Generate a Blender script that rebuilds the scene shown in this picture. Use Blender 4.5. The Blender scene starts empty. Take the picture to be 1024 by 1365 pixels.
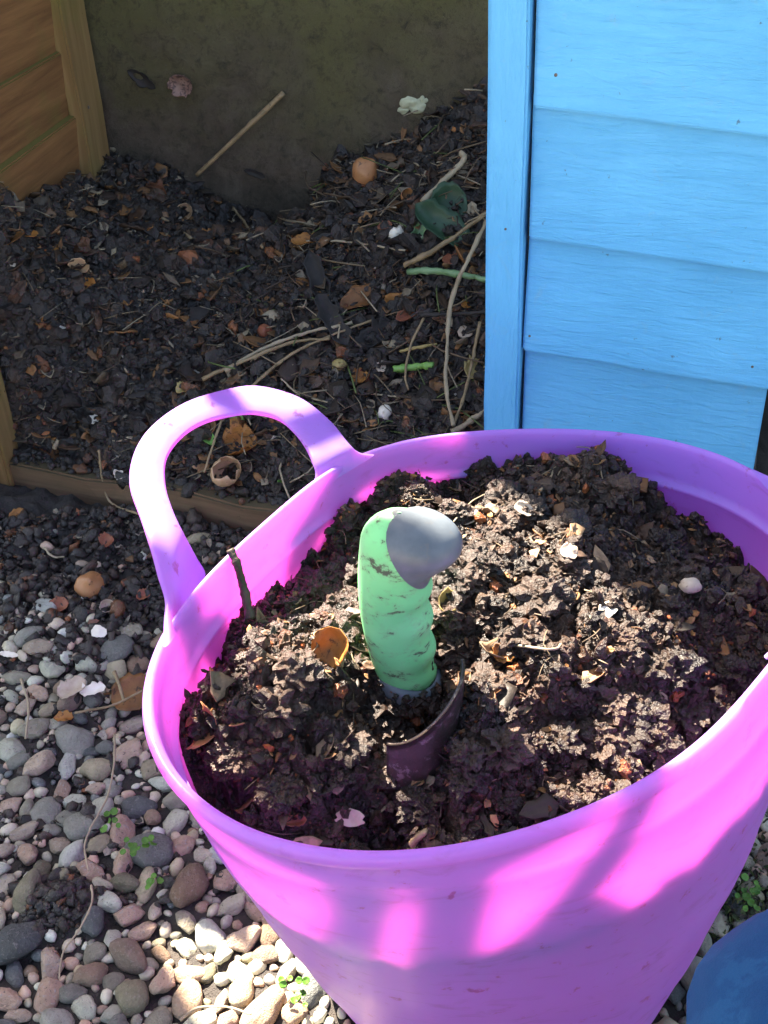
import bpy, math, random
import numpy as np
from mathutils import Vector, Matrix
rnd = random.Random(7)
rng = np.random.default_rng(11)
R = math.radians
S = bpy.context.scene
COL = S.collection

# ------------------------------------------------------------------ camera, sky, sun, exposure
CAM_H, PITCH, FPX = 0.82, 37.0, 1327.0
cam_d = bpy.data.cameras.new('camera'); cam = bpy.data.objects.new('camera', cam_d); COL.objects.link(cam)
cam.location = (0, 0, CAM_H); cam.rotation_euler = (R(90 - PITCH), 0, 0)
cam_d.sensor_fit = 'VERTICAL'; cam_d.sensor_height = 36; cam_d.lens = 36 * FPX / 1365
cam_d.clip_start = 0.02; cam_d.clip_end = 200
S.camera = cam
SUN_EL, SUN_AZ = 46.0, -35.0            # azimuth from +Y, negative = towards -X
sv = Vector((math.sin(R(SUN_AZ)) * math.cos(R(SUN_EL)), math.cos(R(SUN_AZ)) * math.cos(R(SUN_EL)), math.sin(R(SUN_EL))))
w = bpy.data.worlds.new('World'); S.world = w; w.use_nodes = True
sky = w.node_tree.nodes.new('ShaderNodeTexSky'); sky.sky_type = 'NISHITA'; sky.sun_disc = False
sky.sun_elevation = R(SUN_EL); sky.sun_rotation = R(SUN_AZ); sky.dust_density = 2.0
bg = w.node_tree.nodes['Background']; bg.inputs[1].default_value = 0.06
w.node_tree.links.new(sky.outputs[0], bg.inputs[0])
sun_d = bpy.data.lights.new('sun', 'SUN'); sun_d.energy = 5.0; sun_d.angle = R(0.36); sun_d.color = (1, 0.95, 0.87)
sun = bpy.data.objects.new('sun', sun_d); COL.objects.link(sun); sun.rotation_euler = sv.to_track_quat('Z', 'Y').to_euler()
sun.location = (-2, 4, 5)
vs = S.view_settings
vs.view_transform = 'Standard'; vs.look = 'None'; vs.gamma = 1; vs.use_curve_mapping = False
vs.exposure = 3.35
vs.use_white_balance = True; vs.white_balance_temperature = 7400; vs.white_balance_tint = 10
S.cycles.max_bounces = 8; S.cycles.diffuse_bounces = 5; S.cycles.transmission_bounces = 6
S.cycles.use_denoising = True
S.cycles.sample_clamp_indirect = 6

# ------------------------------------------------------------------ helpers: geometry of the view, noise
CP, SP = math.cos(R(PITCH)), math.sin(R(PITCH))
def ray(u, v):
    a, b = (u - 512) / FPX, -(v - 682.5) / FPX
    return np.array([a, CP + b * SP, -SP + b * CP])
EYE = np.array([0, 0, CAM_H])
def un(u, v, z):
    d = ray(u, v); return EYE + d * ((z - CAM_H) / d[2])
def onp(u, v, Q, n):
    d = ray(u, v); n = np.array(n, float); return EYE + d * (np.dot(np.array(Q) - EYE, n) / np.dot(d, n))
def hsh(ix, iy, iz, s):
    h = (ix * 374761393 + iy * 668265263 + iz * 2147483647 + s * 1274126177) & 0xFFFFFFFF
    h = ((h ^ (h >> 13)) * 1274126177) & 0xFFFFFFFF
    return (((h ^ (h >> 16)) & 0xFFFF) / 32767.5) - 1.0
def vn(P, f, s=0):                       # value noise -1..1 of points (N,3)
    Q = np.asarray(P, float) * f + 1000.0
    i = np.floor(Q).astype(np.int64); t = Q - i; t = t * t * t * (t * (t * 6 - 15) + 10)
    out = 0
    for dx in (0, 1):
        wx = t[:, 0] if dx else 1 - t[:, 0]
        for dy in (0, 1):
            wy = t[:, 1] if dy else 1 - t[:, 1]
            for dz in (0, 1):
                wz = t[:, 2] if dz else 1 - t[:, 2]
                out = out + wx * wy * wz * hsh(i[:, 0] + dx, i[:, 1] + dy, i[:, 2] + dz, s)
    return out
def fbm(P, f, o=4, s=0, g=0.5):
    a, r = 1.0, 0
    for k in range(o):
        r = r + a * vn(P, f * 2.03 ** k, s + k * 17); a *= g
    return r
def sstep(a, b, x):
    t = np.clip((x - a) / (b - a), 0, 1); return t * t * (3 - 2 * t)
class TPS:
    def __init__(s, pts, lam=1e-4):
        P = np.array(pts, float); s.X = P[:, :2]; n = len(P)
        K = s.k(s.X, s.X) + lam * np.eye(n); A = np.zeros((n + 3, n + 3)); A[:n, :n] = K
        A[:n, n] = 1; A[:n, n + 1:] = s.X; A[n:, :n] = A[:n, n:].T
        s.w = np.linalg.solve(A, np.concatenate([P[:, 2], [0, 0, 0]]))
    def k(s, A, B):
        r2 = ((A[:, None] - B[None]) ** 2).sum(2) + 1e-12; return 0.5 * r2 * np.log(r2)
    def __call__(s, x, y):
        Q = np.stack([np.ravel(x), np.ravel(y)], 1); out = np.zeros(len(Q)); n = len(s.X)
        for k in range(0, len(Q), 40000):
            q = Q[k:k + 40000]; out[k:k + 40000] = s.k(q, s.X) @ s.w[:n] + s.w[n] + q @ s.w[n + 1:]
        return out

# ------------------------------------------------------------------ helpers: objects
def tag(o, label=None, cat=None, group=None, kind=None):
    if label: o['label'] = label
    if cat: o['category'] = cat
    if group: o['group'] = group
    if kind: o['kind'] = kind
    return o
def empty(name, loc=(0, 0, 0), rz=0):
    o = bpy.data.objects.new(name, None); COL.objects.link(o); o.location = loc; o.rotation_euler = (0, 0, rz)
    o.empty_display_size = 0.02
    return o
def link(name, me, parent=None):
    o = bpy.data.objects.new(name, me); COL.objects.link(o)
    if parent is not None: o.parent = parent
    return o
def npmesh(name, V, Fc, mat, smooth=True, col=None, nflat=None):
    V = np.asarray(V, np.float32); Fc = np.asarray(Fc, np.int32)
    me = bpy.data.meshes.new(name); n, k = Fc.shape
    me.vertices.add(len(V)); me.vertices.foreach_set('co', V.ravel())
    me.loops.add(n * k); me.loops.foreach_set('vertex_index', Fc.ravel())
    me.polygons.add(n); me.polygons.foreach_set('loop_start', np.arange(0, n * k, k, dtype=np.int32))
    me.polygons.foreach_set('loop_total', np.full(n, k, np.int32))
    fl = np.full(n, smooth, bool)
    if nflat is not None: fl[nflat:] = False
    me.polygons.foreach_set('use_smooth', fl)
    if col is not None:
        a = me.color_attributes.new('tint', 'FLOAT_COLOR', 'POINT')
        c = np.ones((len(V), 4), np.float32); c[:, :3] = col; a.data.foreach_set('color', c.ravel())
    me.update(calc_edges=True); me.validate()
    if mat: me.materials.append(mat)
    return me
def pymesh(name, V, Fc, mat, smooth=True):
    me = bpy.data.meshes.new(name); me.from_pydata([tuple(map(float, v)) for v in V], [], [tuple(map(int, f)) for f in Fc])
    if smooth: me.polygons.foreach_set('use_smooth', [True] * len(me.polygons))
    me.update(); me.materials.append(mat); return me
def gridfaces(nu, nv, wrap=False):
    i = np.arange(nu if wrap else nu - 1); j = np.arange(nv - 1)
    I, J = np.meshgrid(i, j, indexing='ij'); I2 = (I + 1) % nu
    return np.stack([I * nv + J, I2 * nv + J, I2 * nv + J + 1, I * nv + J + 1], -1).reshape(-1, 4)
def boxmesh(name, sx, sy, sz, mat, jit=0, bev=0.002, seed=0, nseg=1):
    """box from 0..sx, -sy/2..sy/2, 0..sz with bevelled, slightly uneven edges"""
    import bmesh
    bm = bmesh.new(); bmesh.ops.create_cube(bm, size=1)
    for v in bm.verts: v.co = Vector(((v.co.x + .5) * sx, v.co.y * sy, (v.co.z + .5) * sz))
    if nseg > 1:
        ax = 0 if sx > sz else 2
        es = [e for e in bm.edges if abs((e.verts[0].co - e.verts[1].co)[ax]) > 1e-6]
        bmesh.ops.subdivide_edges(bm, edges=es, cuts=nseg)
    if bev:
        es = [e for e in bm.edges if len(e.link_faces) == 2 and e.calc_face_angle(0) > .5]
        bmesh.ops.bevel(bm, geom=es, offset=bev, segments=2, affect='EDGES')
    r = random.Random(seed)
    if jit:
        P = np.array([v.co[:] for v in bm.verts]); d = np.stack([vn(P, 14, seed * 3 + k) for k in range(3)], 1) * jit
        for v, q in zip(bm.verts, d): v.co += Vector(q)
    me = bpy.data.meshes.new(name); bm.to_mesh(me); bm.free(); me.materials.append(mat); return me
def tube(P, rad, n=8, seed=0, rough=0.0):
    P = np.array(P, float); m = len(P); rad = np.broadcast_to(rad, (m,)).astype(float)
    T = np.gradient(P, axis=0); T /= np.linalg.norm(T, axis=1)[:, None] + 1e-12
    up = np.array([0.13, 0.21, 0.97]); V = []
    for k in range(m):
        a = np.cross(T[k], up); a /= np.linalg.norm(a) + 1e-9; b = np.cross(T[k], a)
        t = np.linspace(0, 2 * np.pi, n, endpoint=False)
        V.append(P[k] + rad[k] * (np.cos(t)[:, None] * a + np.sin(t)[:, None] * b))
    V = np.concatenate(V)
    if rough: V = V + rough * np.stack([vn(V, 160, seed + k) for k in range(3)], 1)
    Fc = []
    for k in range(m - 1):
        for j in range(n):
            Fc.append((k * n + j, k * n + (j + 1) % n, (k + 1) * n + (j + 1) % n, (k + 1) * n + j))
    Fc.append(tuple(range(n))[::-1]); Fc.append(tuple((m - 1) * n + j for j in range(n)))
    return V, Fc
def spline(pts, n=24):
    P = np.array(pts, float)
    if len(P) == 2: return P[0] + (P[1] - P[0]) * np.linspace(0, 1, n)[:, None]
    Q = np.vstack([2 * P[0] - P[1], P, 2 * P[-1] - P[-2]]); out = []
    m = len(P) - 1
    for t in np.linspace(0, m - 1e-6, n):
        i = int(t); f = t - i; a, b, c, d = Q[i:i + 4]
        out.append(.5 * (2 * b + (c - a) * f + (2 * a - 5 * b + 4 * c - d) * f * f + (3 * b - a - 3 * c + d) * f ** 3))
    return np.array(out)
def ico(sub):
    import bmesh
    bm = bmesh.new(); bmesh.ops.create_icosphere(bm, subdivisions=sub, radius=1)
    V = np.array([v.co[:] for v in bm.verts]); Fc = np.array([[v.index for v in f.verts] for f in bm.faces]); bm.free(); return V, Fc

# ------------------------------------------------------------------ materials
def newmat(name):
    m = bpy.data.materials.new(name); m.use_nodes = True; nt = m.node_tree; nt.nodes.clear()
    return m, nt
def nd(nt, t, ins=None, **k):
    n = nt.nodes.new(t)
    for a, b in k.items(): setattr(n, a, b)
    for i, v in (ins or {}).items():
        if isinstance(v, bpy.types.NodeSocket): nt.links.new(v, n.inputs[i])
        else: n.inputs[i].default_value = v
    return n
def out(nt, sh): nd(nt, 'ShaderNodeOutputMaterial', {0: sh})
def coords(nt, scale=(1, 1, 1), rand=False):
    tc = nd(nt, 'ShaderNodeTexCoord').outputs['Object']
    if rand:
        oi = nd(nt, 'ShaderNodeObjectInfo')
        mu = nd(nt, 'ShaderNodeMath', {0: oi.outputs['Random'], 1: 37.0}, operation='MULTIPLY')
        tc = nd(nt, 'ShaderNodeVectorMath', {0: tc, 1: mu.outputs[0]}, operation='ADD').outputs[0]
    return nd(nt, 'ShaderNodeMapping', {0: tc, 3: scale}).outputs[0]
def noise(nt, co, sc, det=4, rough=.55, dist=0): return nd(nt, 'ShaderNodeTexNoise', {'Vector': co, 'Scale': sc, 'Detail': det, 'Roughness': rough, 'Distortion': dist}).outputs[0]
def ramp(nt, fac, stops, interp='LINEAR'):
    n = nd(nt, 'ShaderNodeValToRGB', {0: fac}); cr = n.color_ramp; cr.interpolation = interp
    while len(cr.elements) < len(stops): cr.elements.new(.5)
    for e, (p, c) in zip(cr.elements, stops):
        e.position = p; e.color = (*c, 1) if len(c) == 3 else c
    return n.outputs[0]
def g(x): return (x, x, x)
def mix(nt, f, a, b, bt='MIX'):
    n = nd(nt, 'ShaderNodeMix', data_type='RGBA', blend_type=bt)
    for i, v in ((0, f), (6, a), (7, b)):
        if isinstance(v, bpy.types.NodeSocket): nt.links.new(v, n.inputs[i])
        else: n.inputs[i].default_value = v if not isinstance(v, tuple) or len(v) == 4 else (*v, 1)
    return n.outputs[2]
def bump(nt, h, st=.5, d=.002, nrm=None):
    i = {'Height': h, 'Strength': st, 'Distance': d}
    if nrm: i['Normal'] = nrm
    return nd(nt, 'ShaderNodeBump', i).outputs[0]
def prin(nt, col, rough=.6, nrm=None, spec=.5, **k):
    i = {'Base Color': col if isinstance(col, bpy.types.NodeSocket) else (*col, 1), 'Roughness': rough, 'Specular IOR Level': spec}
    if nrm: i['Normal'] = nrm
    i.update(k); return nd(nt, 'ShaderNodeBsdfPrincipled', i).outputs[0]

def mat_tub():
    m, nt = newmat('purple_plastic'); co = coords(nt)
    n1 = noise(nt, co, 9, 3); n2 = noise(nt, co, 60, 5, .7); n3 = noise(nt, coords(nt, (1, 1, 3)), 26, 5, .65, 1.0)
    base = mix(nt, ramp(nt, n1, [(.3, g(0)), (.7, g(1))]), (.30, .225, .74), (.34, .26, .80))
    dirt = ramp(nt, n3, [(.56, g(0)), (.76, g(.45))]); speck = ramp(nt, n2, [(.62, g(0)), (.67, g(.8))])
    c = mix(nt, dirt, base, (.24, .10, .26)); c = mix(nt, speck, c, (.10, .05, .06))
    nr = bump(nt, noise(nt, coords(nt, (1, 1, 6)), 120, 3), .12, .001)
    p = prin(nt, c, nd(nt, 'ShaderNodeMapRange', {0: n2, 3: .30, 4: .45}).outputs[0], nr, .45)
    tr = nd(nt, 'ShaderNodeBsdfTranslucent', {0: mix(nt, dirt, (.98, .28, .78), (.6, .16, .45))}).outputs[0]
    out(nt, nd(nt, 'ShaderNodeMixShader', {0: .50, 1: p, 2: tr}).outputs[0]); return m
def mat_compost(name, dark, light, r0, r1, attr=True, sp=.5):
    m, nt = newmat(name); co = coords(nt)
    n1 = noise(nt, co, 28, 6, .65); n2 = noise(nt, co, 260, 4, .7); n3 = noise(nt, co, 900, 2, .6)
    c = mix(nt, ramp(nt, n1, [(.35, g(0)), (.75, g(1))]), dark, light)
    fl = ramp(nt, n2, [(.63, g(0)), (.72, g(.8))]); c = mix(nt, fl, c, tuple(min(1, x * 1.9) for x in light))
    if attr:
        at = nd(nt, 'ShaderNodeAttribute', attribute_name='tint').outputs['Color']; c = mix(nt, 1.0, c, at, 'MULTIPLY')
    nr = bump(nt, n2, .9, .003); nr = bump(nt, n3, .8, .0012, nr)
    ro = ramp(nt, n1, [(.3, g(r0)), (.7, g(r1))])
    out(nt, prin(nt, c, ro, nr, sp)); return m
def mat_tint(name, rough=.55, spec=.4, trans=.0, bsc=300, bst=.5, var=.5):
    """colour from the vertex tint, small noise variation"""
    m, nt = newmat(name); co = coords(nt); at = nd(nt, 'ShaderNodeAttribute', attribute_name='tint').outputs['Color']
    n = noise(nt, co, bsc, 4, .7); c = mix(nt, ramp(nt, n, [(.3, g(1)), (.75, g(1 - var))]), (0.0, 0, 0), at)
    out(nt, prin(nt, c, rough, bump(nt, n, bst, .001), spec)); return m
def mat_simple(name, c0, c1, sc=60, rough=.6, spots=None, bst=.4, bsc=None, stretch=(1, 1, 1), spec=.4, trans=0, metal=0):
    m, nt = newmat(name); co = coords(nt, stretch, True)
    n = noise(nt, co, sc, 5, .65); c = mix(nt, ramp(nt, n, [(.32, g(0)), (.68, g(1))]), c0, c1)
    if spots:
        s = ramp(nt, noise(nt, co, sc * 2.7, 4, .7), [(spots[1], g(0)), (spots[1] + .06, g(spots[2]))]); c = mix(nt, s, c, spots[0])
    nr = bump(nt, noise(nt, co, bsc or sc * 3, 4, .6), bst, .0015)
    p = prin(nt, c, rough, nr, spec, Metallic=metal)
    if trans:
        t = nd(nt, 'ShaderNodeBsdfTranslucent', {0: c}).outputs[0]; p = nd(nt, 'ShaderNodeMixShader', {0: trans, 1: p, 2: t}).outputs[0]
    out(nt, p); return m
def mat_bluepaint(name='blue_paint', vert=False):
    m, nt = newmat(name)
    ax = lambda a, b: (b, b, a) if vert else (a, a, b)
    co = coords(nt, (1, 1, 1), True); st = coords(nt, ax(6, 46), True); st2 = coords(nt, ax(20, 130), True)
    n1 = noise(nt, co, 9, 5, .6); gr = noise(nt, st, 1.0, 6, .66, 1.6); g2 = noise(nt, st2, 1.0, 5, .65, 1.2); cr = noise(nt, co, 160, 4, .7)
    c = mix(nt, ramp(nt, n1, [(.3, g(0)), (.72, g(1))]), (.08, .39, .66), (.11, .47, .77))
    c = mix(nt, ramp(nt, gr, [(.55, g(0)), (.85, g(.30))]), c, (.07, .30, .54))
    c = mix(nt, ramp(nt, noise(nt, co, 75, 5, .75), [(.66, g(0)), (.72, g(.75))]), c, (.06, .07, .08))
    c = mix(nt, ramp(nt, noise(nt, co, 26, 5, .7, .8), [(.60, g(0)), (.74, g(.4))]), c, (.20, .40, .52))
    h = mix(nt, .5, gr, g2); nr = bump(nt, h, .9, .004); nr = bump(nt, cr, .35, .0015, nr)
    out(nt, prin(nt, c, .48, nr, .4)); return m
def mat_oldwood(name, c0, c1, green, axis=(4, 4, 60), gamt=.62):
    m, nt = newmat(name); co = coords(nt, (1, 1, 1), True); st = coords(nt, axis, True)
    gr = noise(nt, st, 1.0, 6, .65, .35); n1 = noise(nt, co, 7, 4, .6)
    c = mix(nt, ramp(nt, gr, [(.3, g(0)), (.7, g(1))]), c0, c1)
    c = mix(nt, ramp(nt, n1, [(gamt - .2, g(0)), (gamt + .12, g(.75))]), c, green)
    c = mix(nt, ramp(nt, noise(nt, co, 45, 4, .7), [(.68, g(0)), (.74, g(.85))]), c, (.012, .01, .008))
    nz = nd(nt, 'ShaderNodeSeparateXYZ', {0: nd(nt, 'ShaderNodeNewGeometry').outputs['True Normal']}).outputs[2]
    c = mix(nt, ramp(nt, nz, [(.5, g(0)), (.7, g(.8))]), c, green)
    out(nt, prin(nt, c, .8, bump(nt, gr, .5, .003), .25)); return m
def mat_concrete():
    m, nt = newmat('stained_concrete'); co = coords(nt)
    n1 = noise(nt, co, 4.5, 6, .7, .6); n2 = noise(nt, co, 55, 8, .8, .4); n3 = noise(nt, co, 11, 8, .75, .8); n4 = noise(nt, co, 420, 2, .6)
    c = mix(nt, ramp(nt, n3, [(.3, g(0)), (.7, g(1))]), (.065, .049, .036), (.16, .127, .096))
    sep = nd(nt, 'ShaderNodeSeparateXYZ', {0: nd(nt, 'ShaderNodeTexCoord').outputs['Object']})
    hgt = nd(nt, 'ShaderNodeMath', {0: nd(nt, 'ShaderNodeMath', {0: n1, 1: .55}, operation='MULTIPLY').outputs[0], 1: sep.outputs[2]}, operation='ADD').outputs[0]
    moss = ramp(nt, hgt, [(.60, g(0)), (.82, g(.85))])
    c = mix(nt, moss, c, (.14, .13, .055))
    c = mix(nt, ramp(nt, n2, [(.50, g(0)), (.68, g(.85))]), c, (.045, .038, .028))
    c = mix(nt, ramp(nt, n4, [(.68, g(0)), (.75, g(.6))]), c, (.20, .18, .15))
    nr = bump(nt, n2, 1.0, .010); nr = bump(nt, n4, .7, .002, nr)
    out(nt, prin(nt, c, .9, nr, .2)); return m
def mat_pebble(name, speck, sc=7.0, rough=.62, k=1.0):
    m, nt = newmat(name); co = coords(nt, (1, 1, 1), True); oi = nd(nt, 'ShaderNodeObjectInfo').outputs['Color']
    at = nd(nt, 'ShaderNodeAttribute', attribute_name='tint').outputs['Color']
    b = mix(nt, 1.0, oi, at, 'MULTIPLY')
    n1 = noise(nt, co, 1.6 * k, 6, .7, .4); n2 = noise(nt, co, sc * k, 5, .7); n3 = noise(nt, co, 1.1 * k, 5, .65)
    c = mix(nt, ramp(nt, n1, [(.3, g(0)), (.7, g(.8))]), b, mix(nt, 1.0, b, (.58, .56, .52), 'MULTIPLY'))
    c = mix(nt, ramp(nt, n2, [(.56, g(0)), (.64, g(speck))]), c, (.42, .38, .34))
    c = mix(nt, ramp(nt, n2, [(.33, g(speck * .9)), (.40, g(0))]), c, (.06, .05, .05))
    c = mix(nt, ramp(nt, n3, [(.62, g(0)), (.78, g(.4))]), c, (.07, .058, .042))
    out(nt, prin(nt, c, rough, bump(nt, n2, .6, .05 / k), .35)); return m
def mat_trowel_green():
    m, nt = newmat('green_rubber'); co = coords(nt); st = coords(nt, (1, 1, 1.5))
    n1 = noise(nt, st, 55, 7, .72, .3); n2 = noise(nt, co, 16, 3)
    c = mix(nt, ramp(nt, n2, [(.3, g(0)), (.7, g(1))]), (.12, .48, .18), (.19, .58, .24))
    c = mix(nt, ramp(nt, n1, [(.50, g(0)), (.66, g(.5))]), c, (.17, .16, .11))
    c = mix(nt, ramp(nt, n1, [(.575, g(0)), (.63, g(.85))]), c, (.04, .033, .027))
    out(nt, prin(nt, c, .55, bump(nt, n1, .25, .001), .35)); return m

M = dict(
    tub=mat_tub(), compost=mat_compost('wet_compost', (.008, .0042, .003), (.064, .031, .018), .22, .58, True, .48),
    heap=mat_compost('dark_heap_compost', (.0085, .006, .005), (.036, .021, .0145), .24, .6, True, .7),
    soil=mat_compost('damp_soil', (.016, .012, .010), (.045, .034, .027), .6, .9, False),
    bits=mat_tint('plant_scraps', .6, .35), straw=mat_tint('dry_straw', .6, .3),
    blue=mat_bluepaint(), bluev=mat_bluepaint('blue_paint_upright', True), wood=mat_oldwood('old_fence_wood', (.14, .062, .024), (.30, .145, .055), (.15, .14, .035), (4, 4, 60), .74),
    woodv=mat_oldwood('old_batten_wood', (.17, .095, .035), (.29, .18, .075), (.16, .17, .04), (60, 60, 4), .62),
    sill=mat_oldwood('damp_sill_wood', (.075, .045, .026), (.17, .105, .06), (.06, .05, .025), (4, 40, 60), .75),
    greyfence=mat_oldwood('weathered_fence_wood', (.09, .07, .05), (.2, .16, .12), (.12, .13, .06), (30, 30, 3), .7),
    concrete=mat_concrete(), peb=mat_pebble('smooth_pebble', .35), gran=mat_pebble('speckled_granite', .85, 5.0, .75), grit=mat_pebble('small_stone', .5, 6.0, .7, 70),
    tgreen=mat_trowel_green(), tgrey=mat_simple('grey_rubber', (.07, .083, .098), (.115, .133, .15), 30, .38, ((.12, .11, .10), .62, .5), .12),
    steel=mat_simple('dirty_steel', (.14, .11, .10), (.26, .22, .20), 50, .42, ((.05, .033, .026), .36, .8), .6, metal=.6),
    egg=mat_simple('eggshell', (.62, .52, .40), (.74, .68, .58), 40, .5, ((.12, .07, .04), .66, .6), .15),
    eggt=mat_simple('tan_eggshell', (.38, .22, .11), (.55, .36, .22), 40, .5, ((.08, .05, .03), .6, .7), .15),
    onion=mat_simple('brown_onion_skin', (.30, .12, .045), (.42, .20, .085), 30, .42, ((.05, .025, .015), .62, .8), .25, stretch=(1, 1, .3)),
    leafb=mat_simple('brown_dead_leaf', (.16, .065, .022), (.30, .13, .045), 40, .5, ((.04, .02, .012), .58, .8), .5, trans=.25),
    leafo=mat_simple('orange_dead_leaf', (.34, .13, .03), (.48, .21, .055), 60, .5, ((.10, .04, .015), .56, .8), .4, trans=.3),
    leafk=mat_simple('blackened_leaf', (.012, .011, .011), (.035, .028, .024), 40, .75, None, .6),
    leafg=mat_simple('dark_green_leaf', (.02, .055, .028), (.04, .095, .05), 30, .45, ((.02, .02, .015), .62, .6), .3, trans=.15),
    leafy=mat_simple('yellow_leaf', (.32, .24, .08), (.45, .34, .14), 40, .5, ((.12, .07, .03), .6, .7), .3, trans=.2),
    stalk=mat_simple('green_stalk', (.11, .27, .05), (.21, .40, .10), 25, .45, None, .2, stretch=(.3, 1, 1), trans=.1),
    stalkp=mat_simple('pale_green_stalk', (.10, .20, .08), (.20, .32, .17), 25, .45, None, .2),
    weed=mat_simple('seedling_leaf', (.06, .17, .02), (.12, .28, .04), 40, .5, None, .2, trans=.3),
    stick=mat_simple('dry_stem', (.16, .11, .055), (.30, .21, .115), 50, .6, ((.05, .03, .018), .60, .6), .4),
    stickp=mat_simple('pale_dry_stem', (.25, .19, .12), (.36, .29, .19), 50, .6, ((.12, .08, .05), .62, .5), .3),
    twig=mat_simple('dark_bark_twig', (.022, .014, .010), (.06, .04, .028), 90, .6, None, .8),
    peel=mat_simple('reddish_peel', (.20, .055, .028), (.34, .12, .06), 50, .5, ((.05, .02, .012), .6, .7), .4, trans=.1),
    paper=mat_simple('pale_papery_scrap', (.38, .27, .19), (.52, .42, .33), 50, .6, ((.12, .07, .04), .6, .6), .3, trans=.1),
    snail=mat_simple('dried_snail_shell', (.16, .085, .065), (.26, .16, .13), 60, .6, ((.05, .03, .03), .5, .8), .4),
    slab=mat_simple('pale_paving_stone', (.36, .32, .27), (.50, .46, .39), 6, .85, ((.2, .18, .15), .6, .5), .4),
    fungus=mat_simple('lichen_crust', (.32, .32, .22), (.46, .48, .32), 60, .8, None, .6),
    cloth=mat_simple('blue_denim', (.004, .035, .12), (.008, .06, .165), 14, .9, ((.012, .075, .19), .55, .5), .5, 900, (1, 1, .5), .15),
    boot=mat_simple('black_boot', (.015, .015, .016), (.03, .03, .032), 30, .5, None, .2),
    nail=mat_simple('rusty_nail', (.10, .07, .05), (.2, .17, .15), 200, .5, None, .3, metal=.5))

# ------------------------------------------------------------------ key places of the yard (metres)
D = np.array([math.cos(R(-15.8)), math.sin(R(-15.8)), 0])       # front of the bin
DN = np.array([D[1], -D[0], 0])                                  # towards the camera
FA = np.array([-.528, 1.118, 0.])                                # left front corner of the bin
LA = np.array([-.52, 1.13, 0.]); LD = np.array([math.cos(R(81.8)), math.sin(R(81.8)), 0.]); LN = np.array([LD[1], -LD[0], 0.])
BC = np.array([-.445, 1.651, 0.]); BD = np.array([math.cos(R(-10)), math.sin(R(-10)), 0.]); BN = np.array([BD[1], -BD[0], 0.])
RIM_Z = .385; TK = (CAM_H - RIM_Z) / .47; TUB_C = np.array([.088, .535]) * TK; HAND, HAND2 = R(152), R(-2)
def tz(z): return CAM_H - (CAM_H - z) * TK

# ------------------------------------------------------------------ ground
def soilmask(x, y):
    m1 = sstep(.69, .88, y + .25 * np.clip(x + .25, -.3, .1)) * sstep(.35, .1, x)
    return m1
def ground_h(x, y):
    P = np.stack([x, y, 0 * x], 1)
    return .012 * vn(P, 5, 3) + .006 * fbm(P, 22, 3, 5) + soilmask(x, y) * (.030 + .007 * fbm(P, 45, 4, 9) + .010 * sstep(.12, .0, (x - FA[0]) * DN[0] + (y - FA[1]) * DN[1])) + \
        .014 * np.exp(-(((x + .290) / .04) ** 2 + ((y - .50) / .03) ** 2)) - .008
def axis(lo, hi, n, far):
    a = np.linspace(lo, hi, n); k = np.geomspace(.05, far, 14)
    return np.concatenate([lo - k[::-1], a, hi + k])
gx, gy = axis(-.7, .6, 300, 14), axis(.1, 1.15, 280, 14)
X, Y = np.meshgrid(gx, gy, indexing='ij'); Z = ground_h(X.ravel(), Y.ravel())
ground = link('ground', npmesh('ground', np.stack([X.ravel(), Y.ravel(), Z], 1), gridfaces(len(gx), len(gy)), M['soil']))
tag(ground, 'bare damp soil and gravel bed in front of the compost bin', kind='structure')

# ------------------------------------------------------------------ sunlit paving added behind the photographer to bounce light forward
def plain(name, x0, x1, y0, y1, z0, z1, mat):
    V = [(x, y, z) for z in (z0, z1) for y in (y0, y1) for x in (x0, x1)]
    return link(name, pymesh(name, V, [(0, 2, 3, 1), (4, 5, 7, 6), (0, 1, 5, 4), (2, 6, 7, 3), (0, 4, 6, 2), (1, 3, 7, 5)], mat, False))
reflector = plain('reflector', -4, 4, -5, -.75, -.05, .005, M['slab']); tag(reflector, 'pale stone paving added behind the camera to bounce sunlight onto the tub', kind='structure')
for i in range(8):
    for j in range(4):
        b = link('slab', boxmesh('slab', .97, .97, .03, M['slab'], .002, .004, i), reflector); b.location = (-3.985 + i, -4.45 + j * 1.05, .0045)

# ------------------------------------------------------------------ concrete back wall
def slab_wall():
    L, Hh, n, m = 2.6, 1.05, 180, 90
    a = np.linspace(-.9, L - .9, n); z = np.linspace(-.1, Hh, m); A, Zz = np.meshgrid(a, z, indexing='ij')
    P = BC + A.ravel()[:, None] * BD + np.array([0, 0, 1.]) * Zz.ravel()[:, None]
    P = P + BN * (.006 * fbm(P, 6, 4, 40) + .0025 * fbm(P, 40, 3, 44))[:, None]
    Q = P.reshape(n, m, 3); back = Q - BN * .09
    V = np.concatenate([Q.reshape(-1, 3), back.reshape(-1, 3)]); Fa = gridfaces(n, m); Fb = Fa[:, ::-1] + n * m
    side = []
    idx = lambda i, j: i * m + j
    for i in range(n - 1):
        for j, fl in ((m - 1, 1), (0, 0)):
            q = [idx(i, j), idx(i + 1, j), idx(i + 1, j) + n * m, idx(i, j) + n * m]; side.append(q if fl else q[::-1])
    for j in range(m - 1):
        for i, fl in ((0, 1), (n - 1, 0)):
            q = [idx(i, j), idx(i, j + 1), idx(i, j + 1) + n * m, idx(i, j) + n * m]; side.append(q if fl else q[::-1])
    return npmesh('concrete_wall', V, np.concatenate([Fa[:, ::-1], Fb[:, ::-1], np.array(side)]), M['concrete'])
o = link('concrete_wall', slab_wall()); tag(o, 'stained grey concrete slab wall with green algae behind the compost heap', 'wall')

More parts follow.
